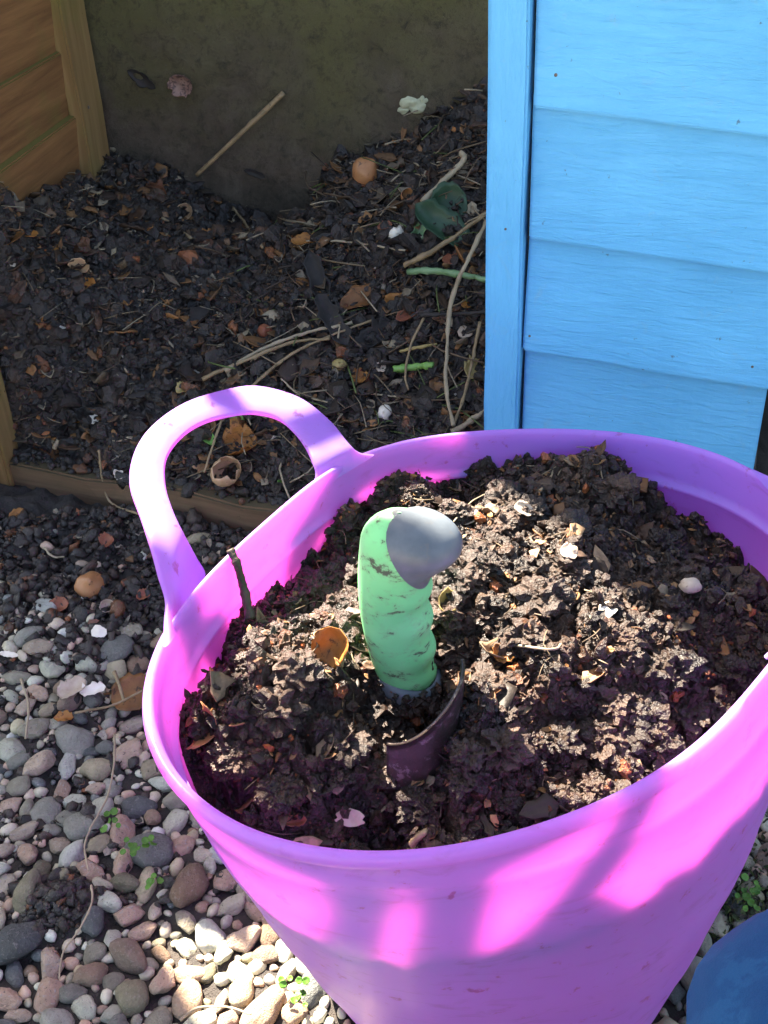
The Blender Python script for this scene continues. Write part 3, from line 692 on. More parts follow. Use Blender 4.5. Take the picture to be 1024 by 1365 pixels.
def shell(Rr, open_=.9, seed=0, thick=.0007, n=26, m=9, jag=.35):
    r = np.random.default_rng(seed); ph = np.linspace(0, 2 * np.pi, n, endpoint=False); lim = open_ * np.pi / 2 * (1 + jag * (r.random(n) - .5) * 1.4)
    V = []
    for rad in (Rr, Rr - thick):
        for i in range(n):
            a = np.linspace(0, 1, m) * lim[i]; V.append(np.stack([rad * np.sin(a) * math.cos(ph[i]), rad * .86 * np.sin(a) * math.sin(ph[i]), rad * (1 - np.cos(a)) * 1.0], -1))
    V = np.concatenate(V); Fa = gridfaces(n, m, True); k = n * m; e = [[i * m + m - 1, ((i + 1) % n) * m + m - 1, ((i + 1) % n) * m + m - 1 + k, i * m + m - 1 + k] for i in range(n)]
    return V, np.concatenate([Fa, Fa[:, ::-1] + k, np.array(e)])
def bulb(Rr, seed=0, dent=.08):
    v, f = ico(3); s = 1 + dent * vn(v + seed, 1.6, seed) + .03 * vn(v + seed, 5, seed)
    z = v[:, 2]; v = v * s[:, None]; v[:, :2] *= (1 - .35 * sstep(.55, 1, z))[:, None]; v[:, 2] += .22 * sstep(.7, 1, z)
    return v * Rr, f
SC = [0]
def put(name, VF, mat, p, label, cat, nrm=(0, -.35, 1), spin=0., lift=0., group=None, smooth=True):
    o = link(name, pymesh(name, VF[0], VF[1], M[mat], smooth)); orient(o, (p[0], p[1], p[2] + lift), nrm, spin); tag(o, label, cat, group); SC[0] += 1; return o
def at_flake(name, u, v, Lpx, Wpx, mat, label, cat, spin=0., which=None, curl=.5, point=0., nrm=(0, -.45, 1), jag=.3, lift=.003, group=None):
    p = hit(u, v, which); k = pxsize(p); return put(name, flake(Lpx * k, Wpx * k * 1.25, curl, jag, SC[0] + 5, point), mat, p, label, cat, nrm, spin, lift, group)
def at_shell(name, u, v, Rpx, mat, label, spin=0., which=None, nrm=(.1, -.5, .9), open_=.9, flip=False, lift=.004, group=None, cat='eggshell'):
    p = hit(u, v, which); k = pxsize(p); V, Fc = shell(Rpx * k, open_, SC[0] + 3, n=15, jag=.75 if open_ < 1 else .3)
    if flip: V = V * [1, 1, -1] + [0, 0, Rpx * k * .9]; Fc = Fc[:, ::-1]
    return put(name, (V, Fc), mat, p, label, cat, nrm, spin, lift, group)
def stem(name, px, rpx, mat, label, cat='stem', which=None, lift=.006, taper=.6, n=26, end_lift=None, kn=.13, group=None, flat=False):
    P = []
    for i, (u, v) in enumerate(px):
        p = hit(u, v, which); p[2] += lift + (end_lift[i] if end_lift else 0)
        # keep the sight line when lifted
        d = ray(u, v); p = EYE + d * ((p[2] - CAM_H) / d[2]); P.append(p)
    k = pxsize(P[len(P) // 2]); C = spline(P, n); r = np.linspace(1, taper, n) * rpx * k * (1 + kn * np.array([rnd.uniform(-1, 1) for _ in range(n)]))
    V, Fc = tube(C, r, 8, SC[0], .38 * rpx * k)
    o = link(name, pymesh(name, V, Fc, M[mat])); tag(o, label, cat, group); SC[0] += 1; return o

# heap: bulbs, shells, stalks
p = hit(487, 236, 'h'); put('onion', bulb(.021, 3), 'onion', p, 'whole brown onion resting against the concrete wall on the heap', 'onion', (.5, -.4, .7), .4, .008)
at_shell('eggshell', 527, 316, 14, 'egg', 'cracked white eggshell beside dark green leek leaves on the heap', .3, 'h', (.2, -.9, .4), .8, True)
at_shell('eggshell', 512, 555, 13, 'egg', 'bright white broken eggshell lying in front of the green stalk pieces', 1.2, 'h', (-.1, -.8, .6), .8, True)
at_shell('eggshell', 452, 491, 11, 'leafy', 'greenish cream shell scrap beside a white shell fragment on the heap', 0, 'h', (.1, -.6, .8), 1.1, True)
at_flake('shell_fragment', 470, 478, 22, 10, 'egg', 'narrow upright white shell fragment next to the greenish shell scrap', 'eggshell', 1.2, 'h', nrm=(.2, -.9, .3))
at_shell('eggshell', 248, 288, 12, 'eggt', 'split tan eggshell halves on black compost below the leaning stick', .9, 'h', (0, -.8, .5), 1.0)
at_shell('eggshell', 107, 363, 14, 'eggt', 'pale tan curled eggshell above an orange peel scrap', 0, 'h', (.2, -.7, .7), .7)
at_flake('peel_scrap', 116, 379, 26, 11, 'leafo', 'orange peel scrap just below the pale tan eggshell', 'peel', -.2, 'h')
at_flake('peel_scrap', 275, 320, 28, 14, 'leafo', 'orange curled peel scrap on black compost below the tan eggshell halves', 'peel', .3, 'h', 1.0)
at_flake('peel_scrap', 38, 315, 30, 9, 'leafo', 'long pale orange peel strip near the wooden side panel', 'peel', -.1, 'h')
at_flake('peel_scrap', 72, 338, 16, 9, 'leafo', 'small orange peel scrap beside the long pale peel strip', 'peel', 1.1, 'h')
at_flake('peel_scrap', 20, 322, 34, 20, 'leafb', 'brown curved peel touching the long pale peel strip', 'peel', .8, 'h', 1.2)
at_flake('peel_scrap', 216, 352, 14, 11, 'paper', 'small cream papery scrap in the middle of the black heap', 'scrap', .2, 'h')
at_flake('peel_scrap', 84, 438, 10, 8, 'egg', 'tiny white shell chip near a small orange scrap', 'scrap', .2, 'h')
at_flake('peel_scrap', 53, 430, 16, 8, 'leafo', 'small orange scrap near a tiny white shell chip', 'peel', 1.4, 'h')
at_flake('peel_scrap', 303, 430, 12, 9, 'egg', 'small bright shell chip on black compost near the red scrap', 'scrap', .6, 'h')
p = hit(353, 446, 'h'); put('pepper_scrap', bulb(.011, 8, .2), 'peel', p, 'shiny red rounded scrap above the crossed dry stems', 'scrap', (.2, -.6, .7), .2, .004)
at_flake('peel_scrap', 408, 326, 40, 16, 'leafo', 'rust orange crumpled leaf at the end of a thin dry stem', 'leaf', .2, 'h', 1.1)
at_flake('dead_leaf', 484, 402, 66, 30, 'leafb', 'large mottled brown dead leaf beside an orange leaf on the heap', 'leaf', .35, 'h', .7, .6)
at_flake('dead_leaf', 528, 408, 34, 18, 'leafo', 'bright orange dead leaf curled beside the large brown leaf', 'leaf', -.5, 'h', 1.0, .3)
at_flake('dead_leaf', 545, 425, 40, 16, 'peel', 'reddish brown curled leaf under the bright orange leaf', 'leaf', .5, 'h', 1.4, .4)
at_flake('peel_scrap', 624, 408, 20, 13, 'leafo', 'small orange peel piece beside the blue post on the heap', 'peel', .4, 'h')
at_flake('peel_scrap', 602, 350, 26, 14, 'peel', 'brownish red peel above the pale green stalk by the blue post', 'peel', .2, 'h')
at_flake('peel_scrap', 508, 492, 14, 14, 'paper', 'square pinkish scrap left of the bright green stalk piece', 'scrap', .2, 'h')
at_flake('peel_scrap', 480, 508, 24, 20, 'leafo', 'crumpled orange peel below the white shell fragment', 'peel', .8, 'h', 1.4)
at_flake('peel_scrap', 466, 530, 22, 12, 'leafb', 'dull brown peel hanging below the crumpled orange peel', 'peel', 1.3, 'h', .8)
at_flake('dead_leaf', 634, 498, 34, 26, 'leafy', 'pale yellow curled leaf against the blue post', 'leaf', 1.0, 'h', 1.2, .5)
at_flake('peel_scrap', 620, 447, 20, 16, 'paper', 'cream and pink scrap above the pale yellow leaf', 'scrap', .5, 'h')
at_flake('leek_leaf', 588, 312, 90, 34, 'leafg', 'broad dark green leek leaf beside the cracked white eggshell', 'leaf', -.75, 'h', 1.2, .2, (.1, -.7, .7), lift=.008)
at_flake('leek_leaf', 598, 278, 50, 40, 'leafg', 'dark green leaf end under the thick tan stick', 'leaf', .5, 'h', .8, .2, (-.1, -.9, .5), lift=.006)
at_flake('leek_leaf', 560, 312, 34, 14, 'stalkp', 'pale green leaf sheath standing beside the white eggshell', 'leaf', 1.3, 'h', 1.4, .3, (-.2, -.9, .4), lift=.006)
at_flake('onion_skin', 565, 328, 22, 12, 'paper', 'pink white onion skin below the dark green leaves', 'onion skin', .1, 'h', 1.2)
at_flake('peel_scrap', 513, 306, 22, 10, 'peel', 'red peel scrap touching the cracked white eggshell', 'peel', .6, 'h', 1.2)
at_shell('onion_skin', 540, 268, 11, 'onion', 'open orange onion skin cup below the thick tan stick', .3, 'h', (.4, -.7, .6), 1.0, cat='onion skin')
stem('thick_stick', [(563, 270), (595, 238), (618, 212), (614, 203)], 4.5, 'stickp', 'thick tan stick with a bent tip above the dark green leaves', 'stick', 'h', .010, .8, kn=.05)
# stick leaning on the wall
a, b = onp(262, 234, BC + BN * .03, BN), onp(378, 124, BC + BN * .012, BN)
V, Fc = tube(spline([a, (a + b) / 2 + BN * .004, b], 26), np.linspace(.0032, .0042, 26) * np.array([1 + rnd.uniform(-.07, .07) for _ in range(26)]), 8, 3, .0005)
tag(link('leaning_stick', pymesh('leaning_stick', V, Fc, M['stick'])), 'thin brown stick leaning against the concrete wall', 'stick')
# snail-like crust, leaf and lichen stuck to the wall
def on_wall(name, u, v, VF, mat, label, cat, spin=0, off=.004, sm=True):
    p = onp(u, v, BC + BN * off, BN); o = link(name, pymesh(name, VF[0], VF[1], M[mat], sm)); orient(o, p, BN, spin); tag(o, label, cat); return o
on_wall('dried_snail', 243, 113, (shell(.021, .8, 44, .002)[0] * [1, 1, .55], shell(.021, .8, 44, .002)[1]), 'snail', 'round reddish brown dried snail stuck on the concrete wall', 'snail')
on_wall('dead_leaf', 190, 105, flake(.05, .018, .8, .4, 61, .6), 'leafk', 'dark shrivelled leaf stuck to the wall left of the round snail', 'leaf', -.5)
on_wall('dead_leaf', 340, 231, flake(.036, .012, .6, .4, 63, .6), 'leafk', 'small black leaf scrap stuck low on the wall under the leaning stick', 'leaf', -.3)
LICH = ['middle sized pale lichen tuft touching the largest lichen tuft on the wall', 'largest pale green lichen tuft on the concrete wall above the heap', 'small low lichen tuft on the side of the leaning stick', 'smallest lichen tuft on the wall on the side of the blue post']
for i, (u, v, s) in enumerate(((545, 136, .016), (556, 143, .018), (538, 146, .011), (563, 133, .010))):
    on_wall('moss_tuft', u, v, (bulb(1, 70 + i, .5)[0] * [s * .8, s * .5, s * .2], bulb(1, 70 + i, .5)[1]), 'fungus', LICH[i], 'moss', .2, .002)
stem('green_stalk', [(524, 492), (550, 490), (578, 487)], 5.0, 'stalk', 'short bright green stalk piece lying on the heap', 'stalk', 'h', .008, .9)
stem('yellow_stalk', [(533, 468), (560, 463), (583, 458)], 2.4, 'leafy', 'thin yellow green stalk just above the bright green stalk piece', 'stalk', 'h', .008, .7)
stem('green_stalk', [(545, 362), (580, 361), (615, 366), (650, 373)], 4.6, 'stalkp', 'long pale green stalk running under the thin upright stem to the post', 'stalk', 'h', .008, .9)
stem('dry_stem', [(538, 354), (575, 336), (610, 312), (650, 284)], 4.0, 'stick', 'straight brown stem slanting from the eggshell up to the blue post', 'stem', 'h', .012, .7)
stem('dry_stem', [(648, 296), (622, 350), (602, 400), (596, 460), (595, 520), (604, 567)], 3.0, 'stickp', 'long thin pale stem hanging in a curve beside the blue post', 'stem', 'h', .016, .8, 40)
stem('dry_stem', [(640, 430), (628, 490), (618, 530), (605, 566)], 2.4, 'stick', 'thin brown stem joining the foot of the long pale curved stem', 'stem', 'h', .012, .8)
stem('dry_stem', [(648, 548), (625, 562), (603, 577)], 4.2, 'stickp', 'short pale stick on the compost at the foot of the blue post', 'stick', 'h', .008, .9)
stem('dry_stem', [(300, 495), (345, 468), (400, 446), (470, 430)], 3.2, 'stickp', 'long pale dry stem crossing the heap behind the tub handle', 'stem', 'h', .010, .6)
stem('dry_stem', [(270, 505), (340, 475), (395, 455), (440, 452)], 2.6, 'stick', 'thin brown stem lying alongside the long pale dry stem', 'stem', 'h', .010, .7)
stem('dry_stem', [(330, 520), (380, 478), (430, 452), (500, 425)], 2.2, 'stick', 'thin brown stem crossing under the blackened leaf strip', 'stem', 'h', .008, .7)
stem('dry_stem', [(408, 322), (460, 322), (540, 334)], 2.0, 'stickp', 'fine pale stem running level from the rust orange leaf', 'stem', 'h', .008, .6)
stem('dry_stem', [(560, 420), (600, 419), (648, 416)], 2.8, 'leafk', 'black twig running level into the blue post', 'twig', 'h', .010, .9)
stem('dry_stem', [(565, 424), (548, 460), (540, 500), (545, 520)], 1.8, 'stick', 'thin brown stem crossing the bright green stalk piece', 'stem', 'h', .010, .8)
stem('dry_stem', [(480, 522), (520, 528), (548, 530)], 1.5, 'stickp', 'fine pale straw lying above the bright white eggshell', 'straw', 'h', .006, .8)
stem('dry_stem', [(375, 505), (398, 525), (437, 536)], 1.4, 'stickp', 'fine pale straw just behind the top of the tub handle', 'straw', 'h', .006, .8)
stem('dry_stem', [(215, 290), (235, 303), (255, 318)], 2.6, 'stick', 'short pinkish brown stem next to the tan eggshell halves', 'stem', 'h', .006, .8)
stem('dry_stem', [(305, 270), (325, 295), (350, 330)], 2.2, 'stick', 'dark thin stem lying at the foot of the concrete wall', 'stem', 'h', .006, .8)
at_flake('leaf_strip', 424, 385, 80, 22, 'leafk', 'upper blackened limp leaf strip hanging down the middle of the heap', 'leaf', -1.35, 'h', 1.2, .3, (.1, -.7, .7), .6, .010)
at_flake('leaf_strip', 443, 438, 80, 24, 'leafk', 'lower blackened limp leaf strip crossing the brown stems', 'leaf', -1.15, 'h', 1.2, .3, (.1, -.7, .7), .6, .010)
at_flake('leaf_strip', 500, 455, 60, 26, 'leafk', 'short blackened leaf beside the lower leaf strip', 'leaf', .6, 'h', 1.3, .3, (0, -.6, .8), .6, .006)
# seen through the handle
at_shell('eggshell', 297, 640, 22, 'eggt', 'tan and white open eggshell on the compost behind the tub handle', .4, None, (.35, -.5, .8), 1.35)
at_flake('peel_scrap', 322, 600, 46, 34, 'leafo', 'crumpled golden brown peel above the tan and white eggshell', 'peel', .4, None, 1.6, jag=.5)
at_flake('peel_scrap', 330, 578, 30, 22, 'leafb', 'curled brown peel on top of the crumpled golden peel', 'peel', 1.1, None, 1.6, jag=.5)
at_flake('leaf_scrap', 275, 588, 46, 14, 'stalk', 'bright green torn leaf behind the tub handle', 'leaf', -.9, None, 1.2, .3, lift=.008)
at_flake('leaf_scrap', 318, 562, 24, 7, 'stalk', 'small green leaf tip under the top of the tub handle', 'leaf', -.2, None, .8, .4, lift=.006)
at_flake('leaf_scrap', 376, 652, 16, 10, 'weed', 'small green sprig just behind the tub rim', 'leaf', .5, None, .8, .3, lift=.006)
stem('dry_stem', [(296, 560), (285, 590), (272, 630)], 1.8, 'stick', 'thin grey stem crossing the bright green torn leaf', 'stem', None, .012, .8)
# near the threshold
at_shell('eggshell', 161, 644, 9, 'egg', 'white shell chip sitting on the wooden threshold board', .3, 'h', (0, -.7, .7), .8, lift=.012)
at_flake('bark_scrap', 66, 610, 46, 22, 'leafb', 'rough brown bark piece behind the left end of the threshold board', 'bark', -.8, 'h', .8)
at_flake('peel_scrap', 100, 620, 20, 9, 'leafy', 'pale yellow scrap beside the rough bark piece', 'scrap', -.2, 'h')
at_flake('peel_scrap', 126, 562, 16, 12, 'egg', 'pale shell chip on the heap next to a rusty scrap', 'scrap', .5, 'h')
at_flake('peel_scrap', 108, 558, 24, 14, 'leafo', 'rusty orange scrap next to a pale shell chip', 'peel', .9, 'h')
at_flake('peel_scrap', 245, 521, 22, 13, 'leafy', 'pale yellow curled scrap behind the tub handle', 'scrap', .7, 'h', 1.1)
at_flake('peel_scrap', 8, 613, 18, 14, 'leafo', 'orange scrap at the foot of the left batten', 'peel', .7, 'h', 1.1)
stem('dry_stem', [(132, 600), (137, 640), (148, 670), (184, 685)], 1.7, 'stick', 'thin bent stem hanging over the wooden threshold board', 'stem', None, .012, .8)
stem('dry_stem', [(78, 586), (72, 598)], 3.4, 'stickp', 'short pale stub of stick above the rough bark piece', 'stick', 'h', .01, .9)

# ------------------------------------------------------------------ gravel
PEB = []
for k in range(12):
    v, f = ico(3); el = np.array([1, .62 + .3 * ((k * 37) % 10) / 10, .45 + .25 * ((k * 53) % 10) / 10])
    if k < 8: vv = v * (1 + .24 * vn(v + k * 5, 1.0, k) + .10 * vn(v + k * 9, 2.3, k) + .02 * vn(v + k * 2, 7, k))[:, None] * el
    else:
        rq = np.random.default_rng(k); vv = v.copy()
        for _ in range(16):
            nrm_ = rq.normal(size=3); nrm_ /= np.linalg.norm(nrm_); dd = vv @ nrm_; lim = rq.uniform(.60, .85); vv = vv - np.where(dd > lim, dd - lim, 0)[:, None] * nrm_
        vv = vv * el * 1.1 + .05 * np.stack([vn(v, 3, k + q_) for q_ in range(3)], 1)
    PEB.append((vv, f, 'peb' if k < 8 else 'gran'))
SML = [(lambda v, f: (v * (1 + .3 * vn(v + q_ * 4, 1.2, q_))[:, None] * [1, .8, .6], f))(*ico(2)) for q_ in range(6)]
PMESH = [npmesh('pebble', v, f, M[m_], True, np.ones((len(v), 3))) for v, f, m_ in PEB]
def gravel_spots():
    pts = []; cell = {}
    def ok(x, y, r):
        cx, cy = int(x / .06), int(y / .06)
        for i in range(cx - 1, cx + 2):
            for j in range(cy - 1, cy + 2):
                for (a, b, c) in cell.get((i, j), ()):
                    if (a - x) ** 2 + (b - y) ** 2 < ((r + c) * .72) ** 2: return False
        return True
    for rmin, rmax, tries in ((.017, .022, 150), (.0125, .017, 1500), (.0085, .0125, 6000), (.0035, .0085, 34000)):
        for _ in range(tries):
            x, y, r = rnd.uniform(-.55, .55), rnd.uniform(.16, 1.02), rnd.uniform(rmin, rmax)
            if math.hypot(x - BOT_C[0], y - BOT_C[1]) < BOT_R + r * .6: continue
            sm = float(soilmask(np.array([x]), np.array([y]))[0])
            if rnd.random() < sm * (.975 if r < .012 else .985): continue
            if ((x + .290) / .035) ** 2 + ((y - .50) / .026) ** 2 < 1: continue
            if ok(x, y, r): pts.append((x, y, r)); cell.setdefault((int(x / .06), int(y / .06)), []).append((x, y, r))
    return pts
PC = [(.42, .34, .25), (.52, .49, .43), (.33, .22, .17), (.30, .28, .26), (.34, .30, .25), (.24, .22, .20), (.16, .155, .155), (.20, .185, .17), (.115, .12, .13), (.25, .22, .185), (.30, .215, .18), (.27, .19, .16), (.19, .165, .12), (.085, .09, .10), (.35, .31, .26), (.22, .14, .105)]
GC = [(.52, .34, .28), (.46, .30, .25), (.50, .39, .33), (.56, .47, .40), (.42, .32, .27), (.54, .48, .40), (.38, .33, .27), (.46, .44, .38)]
spots = gravel_spots()
def vis(x, y, r):
    z = -CAM_H; f = y * CP - z * SP; u = 512 + FPX * x / f; v = 682.5 - FPX * (y * SP + z * CP) / f
    inside = -30 < u < 1060 and 700 < v < 1400
    hidden = 480 + (1365 - v) * -.62 - 20 < u and u < 900 and v > 900
    return (r / f) if inside and not hidden else 0
order = sorted(spots, key=lambda s: -vis(*s)); sV, sF, sC, off = [], [], [], 0; cnt = 0
for (x, y, r) in order:
    k = rnd.randrange(8) if rnd.random() < .5 else rnd.randrange(8, 12); c = rnd.choice(PC if k < 8 else GC); j = rnd.uniform(.95, 1.6)
    c = tuple(min(.62, q * j * h_) for q, h_ in zip(c, (.98, 1.0, .88))); z = float(ground_h(np.array([x]), np.array([y]))[0]) + r * .22
    if float(soilmask(np.array([x]), np.array([y]))[0]) > .5: z -= r * .12
    rot = Matrix.Rotation(rnd.uniform(0, 6.28), 4, 'Z') @ Matrix.Rotation(rnd.gauss(0, .28), 4, 'X') @ Matrix.Rotation(rnd.gauss(0, .22), 4, 'Y')
    if cnt < 295 and vis(x, y, r) > 0:
        o = link('pebble', PMESH[k], ground); o.matrix_local = Matrix.Translation((x, y, z)) @ rot @ Matrix.Scale(r * 1.08, 4); o.color = (*c, 1); cnt += 1
    else:
        vsm, fsm = PEB[k][0], PEB[k][1]
        vsm, fsm = SML[k % 6]
        A = np.array(rot.to_3x3()) * r * 1.08; sV.append(vsm @ A.T + [x, y, z]); sF.append(fsm + off); off += len(vsm); sC.append(np.broadcast_to(np.array(c), vsm.shape))
st = link('small_gravel', npmesh('small_gravel', np.concatenate(sV), np.concatenate(sF), M['grit'], True, np.concatenate(sC)), ground); st['kind'] = 'stuff'; st.color = (1, 1, 1, 1)

# ------------------------------------------------------------------ fine litter: leaf crumbs, straw, grit (uncountable)
FLK = [flake(1, .25 + .5 * (k % 7) / 7, .2 + 1.4 * (k % 5) / 5, .8, 900 + k, 0, .05, 5, 4) for k in range(40)]
def litter(name, sampler, n, cols, lo, hi, seed, mat='bits', tilt=.5):
    r = np.random.default_rng(seed); Vs, Fs, Cs, off = [], [], [], 0
    for _ in range(n):
        p = sampler(r)
        if p is None: continue
        L = np.exp(r.uniform(math.log(lo), math.log(hi))); V, Fc = FLK[r.integers(len(FLK))]; V = V * L
        q = Vector((r.normal(0, tilt), r.normal(0, tilt) - .15, 1)).normalized().to_track_quat('Z', 'Y').to_matrix() @ Matrix.Rotation(r.uniform(0, 6.28), 3, 'Z')
        V = V @ np.array(q).T + p + [0, 0, L * .18]; Vs.append(V); Fs.append(Fc + off); off += len(V)
        c = np.array(cols[r.integers(len(cols))]) * r.uniform(.6, 1.2); Cs.append(np.broadcast_to(c, V.shape))
    return npmesh(name, np.concatenate(Vs), np.concatenate(Fs), M[mat], True, np.concatenate(Cs))
def straws(name, sampler, n, cols, lo, hi, seed, rad=.0006):
    r = np.random.default_rng(seed); Vs, Fs, Cs, off = [], [], [], 0
    for _ in range(n):
        p = sampler(r)
        if p is None: continue
        L = r.uniform(lo, hi); a = r.uniform(0, 6.28); d = np.array([math.cos(a), math.sin(a), r.normal(0, .25)]); b = np.cross(d, [0, 0, 1]) * r.normal(0, .15)
        C = np.array([p - d * L / 2, p + b * L + [0, 0, L * .08], p + d * L / 2]); C = spline(C, 5); C[:, 2] += .003
        V, Fc = tube(C, rad * r.uniform(.6, 1.4), 4); Fc = np.array([f for f in Fc if len(f) == 4]); Vs.append(V); Fs.append(Fc + off); off += len(V)
        Cs.append(np.broadcast_to(np.array(cols[r.integers(len(cols))]) * r.uniform(.6, 1.2), V.shape))
    return npmesh(name, np.concatenate(Vs), np.concatenate(Fs), M['straw'], True, np.concatenate(Cs))
vis_h = HV[(HV[:, 0] < .16)]
HPICK = np.random.default_rng(5).choice(len(HV), 60000, p=HW); HPICK = HPICK[HV[HPICK, 0] < .16]
def s_heap(r): return HV[HPICK[r.integers(len(HPICK))]]
cin = CV.reshape(cn, cm, 3)[:, :int(cm * .93)].reshape(-1, 3); cw = np.tile(np.sqrt(np.linspace(.0004, 1, cm))[:int(cm * .93)] ** 0 / 1.0, cn)
def s_comp(r):
    return cin[r.integers(len(cin))]
pr_ = np.random.default_rng(77); sx_, sy_ = pr_.uniform(-.55, .05, 12000), pr_.uniform(.5, 1.05, 12000)
kp = (pr_.random(12000) < .22 + soilmask(sx_, sy_)) & ((sx_ - FA[0]) * DN[0] + (sy_ - FA[1]) * DN[1] > .004)
SOILP = np.stack([sx_, sy_, ground_h(sx_, sy_) + .002], 1)[kp]
def s_soil(r): return SOILP[r.integers(len(SOILP))]
BR = [(.10, .05, .025), (.06, .035, .022), (.20, .10, .045), (.30, .15, .06), (.045, .03, .02), (.30, .22, .14), (.03, .022, .018)]
DK = [(.02, .015, .012), (.035, .022, .016), (.05, .032, .022), (.018, .014, .013), (.09, .05, .03), (.24, .12, .05), (.32, .25, .17)]
tag(link('heap_litter', litter('heap_litter', s_heap, 3400, DK + [(.30, .14, .05), (.20, .11, .06), (.12, .07, .04), (.36, .28, .18)], .004, .026, 3)), 'small rotting leaf scraps strewn over the compost heap', 'litter', kind='stuff')
tag(link('heap_leaves', litter('heap_leaves', s_heap, 420, [(.07, .038, .022), (.11, .058, .03), (.045, .026, .018), (.17, .085, .038), (.035, .026, .022), (.24, .11, .04), (.12, .085, .055)], .014, .042, 13, tilt=.4)), 'matted dead leaves lying over the compost heap', 'leaves', kind='stuff')
tag(link('heap_straw', straws('heap_straw', s_heap, 620, [(.20, .15, .09), (.10, .07, .045), (.30, .25, .17), (.04, .03, .025)], .012, .06, 4)), 'fine dry stalks strewn over the compost heap', 'straw', kind='stuff')
vis_r = HV[(HV[:, 0] < .14) & (HV[:, 0] > -.22)]
tag(link('heap_stalks', straws('heap_stalks', lambda r: vis_r[r.integers(len(vis_r))], 300, [(.24, .17, .10), (.14, .09, .055), (.34, .27, .18), (.06, .04, .03), (.12, .16, .05)], .03, .11, 24, .0010)), 'tangled dry stalks over the compost heap beside the blue post', 'stalks', kind='stuff')
tag(link('heap_chips', litter('heap_chips', s_heap, 420, [(.50, .42, .33), (.42, .24, .12), (.42, .17, .05), (.55, .50, .42), (.46, .20, .07), (.34, .12, .04)], .003, .014, 25, tilt=.6)), 'tiny shell and peel chips scattered over the compost heap', 'chips', kind='stuff')
tag(link('tub_litter', litter('tub_litter', s_comp, 2100, BR + [(.34, .15, .05), (.40, .20, .08)], .003, .011, 5)), 'small leaf and bark crumbs mixed through the compost in the tub', 'litter', kind='stuff')
tag(link('tub_leaves', litter('tub_leaves', s_comp, 150, [(.05, .026, .016), (.09, .042, .022), (.03, .018, .012), (.20, .09, .035), (.30, .19, .11)], .010, .026, 15, tilt=.45)), 'flat rotted leaf scraps mixed through the compost in the tub', 'leaves', kind='stuff')
tag(link('tub_straw', straws('tub_straw', s_comp, 220, [(.22, .16, .10), (.12, .08, .05)], .008, .03, 6, .0004)), 'fine fibres sticking out of the compost in the tub', 'fibres', kind='stuff')
def soil_mess():
    r = np.random.default_rng(8); pts = SOILP[r.integers(len(SOILP), size=7500)]
    sz = np.clip(r.lognormal(math.log(.0034), .5, len(pts)), .0015, .010); return crumbs(pts, sz * .8, 10)
cv, cf, cc = soil_mess()
tag(link('soil_crumbs', npmesh('soil_crumbs', cv, cf, M['heap'], True, cc * 1.3)), 'dark soil crumbs spilled over the gravel below the threshold board', 'soil', kind='stuff')
tag(link('ground_litter', litter('ground_litter', s_soil, 1500, DK + [(.22, .10, .06), (.34, .28, .22)], .004, .015, 7, tilt=.35)), 'tiny leaf and shell chips scattered on the soil below the threshold', 'litter', kind='stuff')
def s_clump(r):
    x, y = -.290 + r.normal(0, .020), .50 + r.normal(0, .015); return np.array([x, y, float(ground_h(np.array([x]), np.array([y]))[0])])
r_ = np.random.default_rng(3); pts = np.array([s_clump(r_) for _ in range(500)]); cv, cf, cc = crumbs(pts, np.clip(r_.lognormal(math.log(.0022), .5, 500), .001, .006), 12)
sq = np.random.default_rng(51); sa = sq.uniform(.0, .68, 900); so = np.abs(sq.normal(0, .012, 900)); sp_ = FA + D * sa[:, None] - DN * (.030 - so)[:, None] * 1.0; sp_[:, 2] = np.where(so < .030, .0645, .045)
c3 = crumbs(sp_[so < .026], np.clip(sq.lognormal(math.log(.0026), .55, 900), .001, .008)[so < .026], 52)
tag(link('sill_soil', npmesh('sill_soil', c3[0], c3[1], M['heap'], True, c3[2])), 'compost crumbs spilled along the top of the threshold board', 'soil', kind='stuff')
tag(link('soil_clump', npmesh('soil_clump', cv, cf, M['heap'], True, cc)), 'small clump of dark soil dropped on the pebbles', 'soil', kind='stuff')

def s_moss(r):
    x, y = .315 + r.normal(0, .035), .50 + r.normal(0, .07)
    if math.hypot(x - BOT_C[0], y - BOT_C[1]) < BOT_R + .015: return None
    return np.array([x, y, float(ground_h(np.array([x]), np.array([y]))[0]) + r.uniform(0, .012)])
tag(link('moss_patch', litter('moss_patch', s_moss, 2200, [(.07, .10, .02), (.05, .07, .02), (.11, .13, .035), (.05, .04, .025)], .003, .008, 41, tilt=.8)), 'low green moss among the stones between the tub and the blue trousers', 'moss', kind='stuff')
# ground scraps
p = hit(122, 787, 'g'); put('onion', bulb(.017, 23, .14), 'onion', p, 'small orange brown onion lying on the soil in front of the threshold', 'onion', (.2, -.5, .8), 1.0, .008)
at_flake('dead_leaf', 180, 938, 58, 42, 'leafb', 'flat reddish brown leaf on the gravel against the tub', 'leaf', .4, 'g', .3, .1, (0, -.2, 1), lift=.016)
at_flake('dead_leaf', 100, 932, 40, 22, 'paper', 'torn pinkish tan leaf scrap on the gravel beside the reddish leaf', 'leaf', .5, 'g', .6, .2, (0, -.2, 1), .6, .016)
at_flake('paper_scrap', 128, 935, 34, 16, 'egg', 'white papery scrap beside the torn pinkish leaf', 'scrap', .3, 'g', .8, .1, (0, -.2, 1), .7, .017)
at_flake('dead_leaf', 88, 968, 26, 12, 'leafo', 'small orange leaf fragment below the torn pinkish leaf', 'leaf', .1, 'g', .6, .1, (0, -.2, 1), .6, .014)
at_flake('shell_fragment', 134, 851, 22, 13, 'egg', 'white shell chip on the soil below the small onion', 'eggshell', -.2, 'g', lift=.010)
